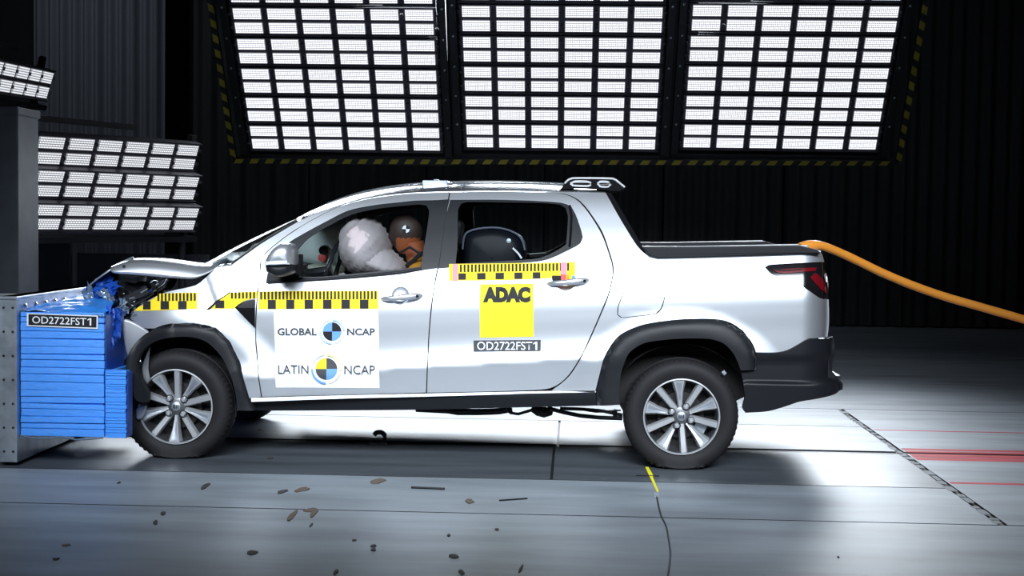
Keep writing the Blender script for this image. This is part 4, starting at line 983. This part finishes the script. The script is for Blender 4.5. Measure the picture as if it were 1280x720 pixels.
for i in range(41):                             # head: brow, face tapering to the chin, tilted forwards
    th = math.pi*i/40; r = []
    for j in range(64):
        ph = 2*math.pi*j/64; d = Vector((math.sin(th)*math.cos(ph), math.sin(th)*math.sin(ph), math.cos(th)))
        kx = .098 if d.x > 0 else .092 + .02*math.exp(-((d.z+.1)/.25)**2)*max(0, -d.x)**6
        q = Vector((d.x*kx, d.y*.076*(1-.25*max(0, -d.z)), d.z*(.108 if d.z > 0 else .125)))
        if d.z < 0: q.x -= .03*d.z*d.z
        r.append(hd + Matrix.Rotation(R(-18), 3, 'Y') @ q)
    r.append(r[0]); rows_.append(r)
b.grid(rows_); head = b.build('head', [DSK, DOR], dummy, smooth=True, angle=80)
for pl in head.data.polygons:
    cc = pl.center - hd
    if cc.z < -.035 and cc.x > -.05: pl.material_index = 1
b = MB(); b.tube([hd + Vector((.045, 0, -.06)), hd + Vector((.06, 0, -.13)), hd + Vector((.09, 0, -.2))], [.062, .058, .075], 16); b.build('neck', DOR, dummy, smooth=True)
def hring(dx, dz, r0, c, q0, q1):
    b = MB(); cy = yd-.083
    b.add([(hd.x+dx, cy, hd.z+dz)] + [(hd.x+dx+r0*math.cos(R(a)), cy, hd.z+dz+r0*math.sin(R(a))) for a in range(q0, q1+1, 15)], [tuple(range((q1-q0)//15+2))]); b.build('target_mark', M[c], head)
for q in range(4): hring(.012, .018, .022, 'white' if q % 2 else 'ink', 90*q, 90*q+90)
b = MB(); b.tube([U(500,316,yd-.1), U(512,309,yd-.14), U(530,320,yd-.17)], .008, 6); b.tube([U(508,333,yd-.16), U(528,316,yd-.2)], .013, 6); b.build('seat_belt', M['ink'], truck, smooth=True)
# child seat in the back
cs = empty('child_seat', (U(622, 330, .5).x, .5, .78), 'dark rounded child seat shell seen through the rear side window', 'child seat')
NAVY = mat('navy_shell', (0.004, 0.005, 0.009), 0.5, spec=.2)
prof = [(p.x, p.z) for p in [U(*q, .5) for q in ((580,340),(583,300),(587,291),(600,286.5),(622,285),(640,289),(652,297),(657,312),(655,330),(650,352),(600,352))]]
prof = smooth_outline(prof, .03, 60); cx = sum(p[0] for p in prof)/len(prof); cz = sum(p[1] for p in prof)/len(prof)
b = MB(); rows_ = []
for y, k in ((.26, .02), (.26, .7), (.28, .9), (.33, 1), (.67, 1), (.72, .9), (.74, .7), (.74, .02)): r = [(cx+(x-cx)*k, y, cz+(z-cz)*k) for x, z in prof]; rows_.append(r+[r[0]])
b.grid(rows_); b.build('seat_shell', NAVY, cs, smooth=True, angle=60)
pr = [(cx+(x-cx)*1.012, .36, cz+(z-cz)*1.02) for x, z in prof if z > cz+.02]
b = MB(); b.tube([(x, .30, z) for x, _, z in pr], .006, 6); b.build('shell_rim', mat('rim_grey', (.10, .11, .15), .4), cs, smooth=True)
p = U(636, 301, .26); b = MB(); b.lathe([(0, -.003), (.013, -.002), (.014, .004)], (p.x, .262, p.z), 16); b.build('round_label', M['pgrey'] if 'pgrey' in M else M['steel'], cs)
b = MB(); b.tube([U(641,310,.25), U(648,317,.25), U(652,323,.25)], .006, 6); b.build('strap', M['white'], cs, smooth=True)
for o in list(bpy.data.objects):
    if o.parent == cs: o.location -= Vector(cs.location)

# ------------------------------------------------------------------ deformable barrier
def P3(px, py, y): return U(px, py, y)
bar = empty('deformable_barrier', (U(80, 500, -.3).x, -.3, .0), 'bright blue layered foil block bolted to a steel plate in front of the truck', 'barrier')
BL = Vector(bar.location)
def barb(mb, name, m, **k):
    mb.v = [tuple(Vector(v)-BL) for v in mb.v]; return mb.build(name, m, bar, **k)
xl = U(25.5, 460, -.3).x; xr = U(130.5, 460, -.3).x; xr2 = U(158, 500, -.3).x; zt = U(78, 390.5, -.3).z; zb = U(78, 545.5, -.3).z
b = MB(); b.box((xl, -.285, zb+.005), (xr-.012, .03, zt-.01)); b.box((xl, .03, zb+.005), (xr-.16, .68, zt-.01)); blk = barb(b, 'honeycomb_block', M['blue'], bevel=.006)
random.seed(21); z = zb; k = 0; DB = mat('shaded_blue_tape', (0.015, 0.09, 0.50), 0.3, bump=.3, bscale=12, stretch=(3, 3, 20))  # same blue tape, darkened for the faces that lie in shade
while z < zt - .01:
    h = min(random.choice((.036, .042, .046, .03)), zt-z); pr = random.uniform(-.004, .004); tl = random.uniform(-.004, .004)
    b = MB(); z1 = z+h-.002
    b.hexa([(xl, -.3+pr, z), (xr-random.uniform(0, .003), -.3+pr, z+tl), (xr-.002, -.27, z+tl), (xl, -.27, z)], [(xl, -.298+pr+.002, z1), (xr-random.uniform(0, .003), -.298+pr, z1+tl), (xr-.002, -.27, z1+tl), (xl, -.27, z1)])
    b.v = [tuple(Vector(v)-BL) for v in b.v]; o = b.build('tape_band', M['blue'], blk, bevel=.003); z += h
b = MB(); b.box((xr-.012, -.27, zb+.005), (xr, .04, zt-.01)); barb(b, 'front_sheet', DB, bevel=.004)
zb2 = U(145, 547.5, -.3).z; zt2 = U(145, 462, -.3).z
b = MB(); b.box((xr+.003, -.285, zb2), (xr2-.01, -.20, zt2-.01)); b.box((xr+.003, -.20, zb2), (xr+.03, .62, zt2-.01)); bb = barb(b, 'bumper_block', M['blue'], bevel=.005)
z = zb2
while z < zt2-.005:
    h = min(random.uniform(.012, .03), zt2-z); pr = random.uniform(-.004, .003); b = MB(); b.box((xr+.004, -.3+pr, z), (xr2-random.uniform(0, .006), -.28, z+h-.0015)); b.v = [tuple(Vector(v)-BL) for v in b.v]; b.build('tape_band', M['blue'], bb, bevel=.002); z += h
b = MB(); b.box((xr2-.01, -.27, zb2), (xr2, -.19, zt2-.02)); barb(b, 'front_sheet', DB, bevel=.004)
# bulged top film and creases
rows_ = [[U(28,389,-.3), U(60,391,-.3), U(95,392.5,-.3), U(130,394.5,-.3)], [U(34,384,-.1), U(65,381,-.1), U(100,380,-.15), U(136,386,-.2)], [U(55,379,.15), U(85,374.5,.15), U(115,371,.1), U(142,378,-.0)], [U(75,374,.5), U(100,370,.5), U(125,367,.45), U(150,374,.4)], [U(90,370,.68), U(110,367,.68), U(132,365,.66), U(155,372,.62)]]
b = MB(); b.grid(rows_); o = barb(b, 'top_film', [M['blue'], DB], smooth=True, angle=70); q = o.modifiers.new('sub', 'SUBSURF'); q.levels = q.render_levels = 3
tx = bpy.data.textures.new('film', 'CLOUDS'); tx.noise_scale = .09; q = o.modifiers.new('d', 'DISPLACE'); q.texture = tx; q.strength = .035
def barcr(name, pts, amp, m, seed):
    o = crumple(name, pts, amp, m, bar, seed); o.data.transform(Matrix.Translation(-BL)); return o
barcr('crumpled_foil', [(102,364,.1),(110,352,.15),(118,372,.1),(104,376,.05)], .012, M['foil'], 31)
barcr('crumpled_foil', [(110,366,.2),(150,352,.3),(146,372,.2),(118,376,.1)], .02, DB, 32)
barcr('crumpled_foil', [(118,352,.3),(138,340,.35),(140,352,.3),(122,362,.25)], .012, DB, 33)
barcr('crumpled_foil', [(120,366,.15),(132,362,.15),(146,376,.1),(136,380,.0)], .014, M['foil'], 34)
barcr('crumpled_foil', [(98,391,-.28),(128,392.5,-.3),(128,396,-.31),(100,394,-.3)], .004, M['foil'], 35)
barcr('crumpled_foil', [(133,384,-.2),(152,388,-.1),(150,420,-.1),(138,440,-.2)], .016, DB, 36)
# printed number on the block
lp = lambda p: Vector(U(p[0], p[1], -.313)) - BL
def plateq(pts, m, name, dy, parent):
    b = MB(); b.add([Vector(U(a[0], a[1], -.31+dy)) - BL for a in pts], [(0,1,2,3)]); o = b.build(name, m, parent); return o
lb = plateq([(33.6,391.3),(122.5,394.5),(122.3,411.2),(33.4,407.6)], M['white'], 'number_label', 0, bar)
plateq([(35.6,392.6),(120.7,395.7),(120.5,409.6),(35.5,406.2)], M['ink'], 'label_field', -.0012, lb)
fr = quadgrid((35.6,392.6), (120.7,395.7), (120.5,409.6), (35.5,406.2))
lettering('OD2722FST1', fr, M['white'], lb, (.055, .935, .17, .83), bold=.006, point=lp)
b = MB(); b.v = []; b.tube([U(25.6,544.5,-.31), U(45,548,-.31), U(60,548,-.31), U(78,546,-.31), U(95,549.5,-.31), U(110,549,-.31), U(129,547,-.31)], .005, 5); barb(b, 'loose_edge', M['foil'], smooth=True)
# mounting plate of the barrier
pl = empty('barrier_plate', (xl-.08, .3, 0), 'galvanised steel mounting plate with bolts behind the blue block', 'plate')
PL = Vector(pl.location)
def plb(mb, name, m, **k):
    mb.v = [tuple(Vector(v)-PL) for v in mb.v]; return mb.build(name, m, pl, **k)
zpt = U(4, 370.5, -.34).z; zpb = U(10, 578, -.34).z
b = MB(); b.box((xl-.10, -.34, zpb), (xl-.004, 1.0, zpt)); plb(b, 'plate', M['steel'], bevel=.004)
b = MB(); b.box((xl-.115, -.36, .02), (xl-.098, 1.05, zpt-.02)); plb(b, 'back_flange', mat('pale_steel', (.5, .56, .6), .45, .6), bevel=.003)
b = MB(); b.box((xl-.10, -.345, zpt-.018), (xl-.002, 1.0, zpt)); plb(b, 'top_edge', M['steel'], bevel=.004)
for i in range(8):
    b = MB(); yy_ = -.22+i*.15; z0 = zpt-.055; b.lathe([(0, 0), (.012, 0), (.012, .006), (0, .012)], (0, 0, 0), 6); 
    b.v = [(xl-.004+h, yy_+a*1.0, z0+c) for a, h, c in b.v]; plb(b, 'bolt', M['chrome'])
for i in range(7):
    for j in range(2):
        z0 = zpb+.06+i*(zpt-zpb-.12)/6; x0 = xl-.075+j*.05; b = MB(); b.lathe([(0, -.008), (.006, -.006), (.007, 0)], (x0, -.34, z0), 6); plb(b, 'rivet', M['trim'])
b = MB(); b.box((xl-1.2, -.25, .0), (xl-.115, 1.0, .86)); tag(b.build('crash_block', mat('block_paint', (.12, .14, .16), .6, var=.1), bevel=.01), 'grey heavy base block standing behind the steel mounting plate', 'block')

# ------------------------------------------------------------------ cable, floor bits
b = MB(); pts = [U(*q) for q in ((1000,309,.12),(1006,306.5,.14),(1016,305.5,.16),(1030,307.5,.2),(1060,320,.3),(1110,345,.4),(1170,368,.5),(1230,385,.55),(1300,405,.6),(1380,436,.65),(1480,480,.7))] + [Vector((4.15, .75, .12)), Vector((4.7, .8, .026)), Vector((6.5, 1.0, .026)), Vector((8.6, .9, .026))]
b.tube(sm(pts, 3), .0245, 12); tag(b.build('orange_cable', M['orange'], smooth=True), 'thick orange cable running off the tail of the truck', 'cable')
hk = MB(); p = G(470, 556); hk.tube(sm([(p.x+.035, p.y, .004), (p.x+.058, p.y, .045), (p.x+.042, p.y, .076), (p.x+.005, p.y, .078), (p.x-.012, p.y, .06)], 2), .015, 8); hk.box((p.x-.04, p.y-.02, 0), (p.x+.07, p.y+.02, .014))
tag(hk.build('floor_hook', M['trim'], smooth=True, angle=40), 'small black hook standing on the tow rail under the truck', 'hook')
t = empty('yellow_tape_mark', G(812, 598), 'yellow tape mark stuck on the floor beside the rear tyre', 'tape'); TL = Vector(t.location)
def fq(name, pts, m, z=.002, th=.002):
    q = [G(*a) for a in pts]; b = MB(); b.hexa([Vector((v.x, v.y, z-th))-TL for v in q], [Vector((v.x, v.y, z))-TL for v in q]); return b.build(name, m, t)
fq('tape_strip', [(806.5,584),(810.5,584),(817,595.5),(812,596)], M['lemon']); fq('tape_strip', [(812,596),(815.5,595.6),(823.5,614.5),(821,615)], M['lemon'], .0024); fq('cross_mark', [(795,594.3),(824,594.9),(824,595.7),(795,595.1)], M['ink'], .003); fq('target_dot', [(816.5,616),(823.5,616),(824,622.5),(816.5,622.5)], M['steel'], .003)
b = MB(); b.tube(sm([Vector((*G(*q).xy, .003)) for q in ((821,622),(823,632),(827,648),(833,657),(836,675),(838.5,692),(837,706),(834,726))], 2), .004, 6); tag(b.build('black_string', M['trim'], smooth=True), 'thin dark cord on the floor leading away from the yellow tape', 'cord')
flk = [mat('dark_flake', (.045, .042, .038), .7), mat('brown_flake', (.13, .10, .075), .7)]
def flake(px, py, w, h, a, c, lab, seed, cat='debris'):
    random.seed(seed); p = G(px, py); k = abs(G(px+1, py).x-p.x); ky = abs(G(px, py+1).y-p.y); n = 9
    pts = []
    for i in range(n):
        an = 2*math.pi*i/n; r = random.uniform(.7, 1.1); u = r*math.cos(an)*w/2; v_ = r*math.sin(an)*h/2
        pts.append((p.x + (u*math.cos(R(a)) + v_*math.sin(R(a)))*k, p.y + (-u*math.sin(R(a)) + v_*math.cos(R(a)))*ky*-1 if False else p.y - (u*math.sin(R(a)) - v_*math.cos(R(a)))*-ky))
    b = MB(); b.add([(x, y, .0005) for x, y in pts] + [(x, y, .003 + random.uniform(0, .004)) for x, y in pts] + [(p.x, p.y, .006)], [(i, (i+1) % n, n+(i+1) % n, n+i) for i in range(n)] + [(n+i, n+(i+1) % n, 2*n) for i in range(n)])
    tag(b.build('debris_flake', flk[c]), lab, cat)
FL = [(149,604,5,2,0,0,'tiny dark flake on the floor below the blue block, alone in front of the barrier'),(257,608,8,9,40,0,'small dark leaf-shaped flake on the floor just in front of the front tyre'),(204,642.5,9,4,-25,0,'dark flake on the floor, upper one of a slanted pair below the front tyre'),(194.5,653.5,11,4,-28,0,'dark flake on the floor, lower one of a slanted pair below the front tyre'),
      (315,691.5,13,6,5,0,'dark triangular flake lying by itself at the lower edge of the floor'),(353,615,12,5,10,0,'dark scrap on the floor beside the brown leaf, nearest the tape under the door'),(378,612.5,17,6,8,1,'brown leaf-shaped flake with a pale middle above the floor seam'),(365,645,9,14,15,1,'brown oval leaf-like flake just below the floor seam'),
      (388,638,22,5,4,1,'long brown scrap lying across the floor seam'),(392,643,7,11,5,1,'brown pointed scrap hanging below the floor seam'),(389,657,3,6,0,0,'tiny upright dark flake below the brown pointed scrap'),(472,602,20,7,8,1,'pale brown oval flake at the edge of the dark lane'),
      (467,683,8,3,0,0,'upper of two small black flakes close together on the open floor'),(467,688,8,3,0,0,'lower of two small black flakes close together on the open floor'),(561,670,5,3,0,0,'small black speck on the floor under the white door sheet'),(567,696.5,13,4.5,-6,0,'long black flake on the floor below the door gap'),
      (577,716,9,5,-20,0,'black flake at the bottom edge of the floor, below the long black one'),(621,662.5,7,3,-5,0,'small black flake on the floor under the yellow sticker'),(651,712,4,13,-20,0,'narrow upright black flake near the bottom edge of the floor'),(420,715.5,5,8,0,0,'small upright black flake at the bottom edge under the white sheet'),
      (83,682,12,3,0,1,'greenish brown smear-like flake on the floor far in front of the barrier'),(70,699.5,9,3,-5,0,'dark flat flake on the floor, lowest below the blue block'),(443,676,6,2,0,0,'tiny dark flake on the floor above the twin black flakes'),(324,537.5,4,2,0,0,'small dark nut-like scrap on the lane behind the front tyre'),
      (337,573.5,8,3,0,0,'dark ring-like scrap on the dark lane behind the front tyre'),(587,627,12,6,-10,1,'pale yellowish flake on the floor below the rear door sticker'),(1048,697,3,2,0,0,'tiny black speck on the open floor near the slanting joint')]
for i, f in enumerate(FL): flake(*f, 100+i)
for i, (a, c, w_, lab) in enumerate((((514,610.5),(556,612.3),.006,'thin straight black rod lying on the floor below the front door'),((624,626.5),(659,624),.004,'thin dark scratch-like rod on the floor below the yellow sticker'))):
    p, q = G(*a), G(*c); b = MB(); b.tube([(p.x, p.y, w_), (q.x, q.y, w_)], w_, 6); tag(b.build('thin_rod', M['trim']), lab, 'rod')
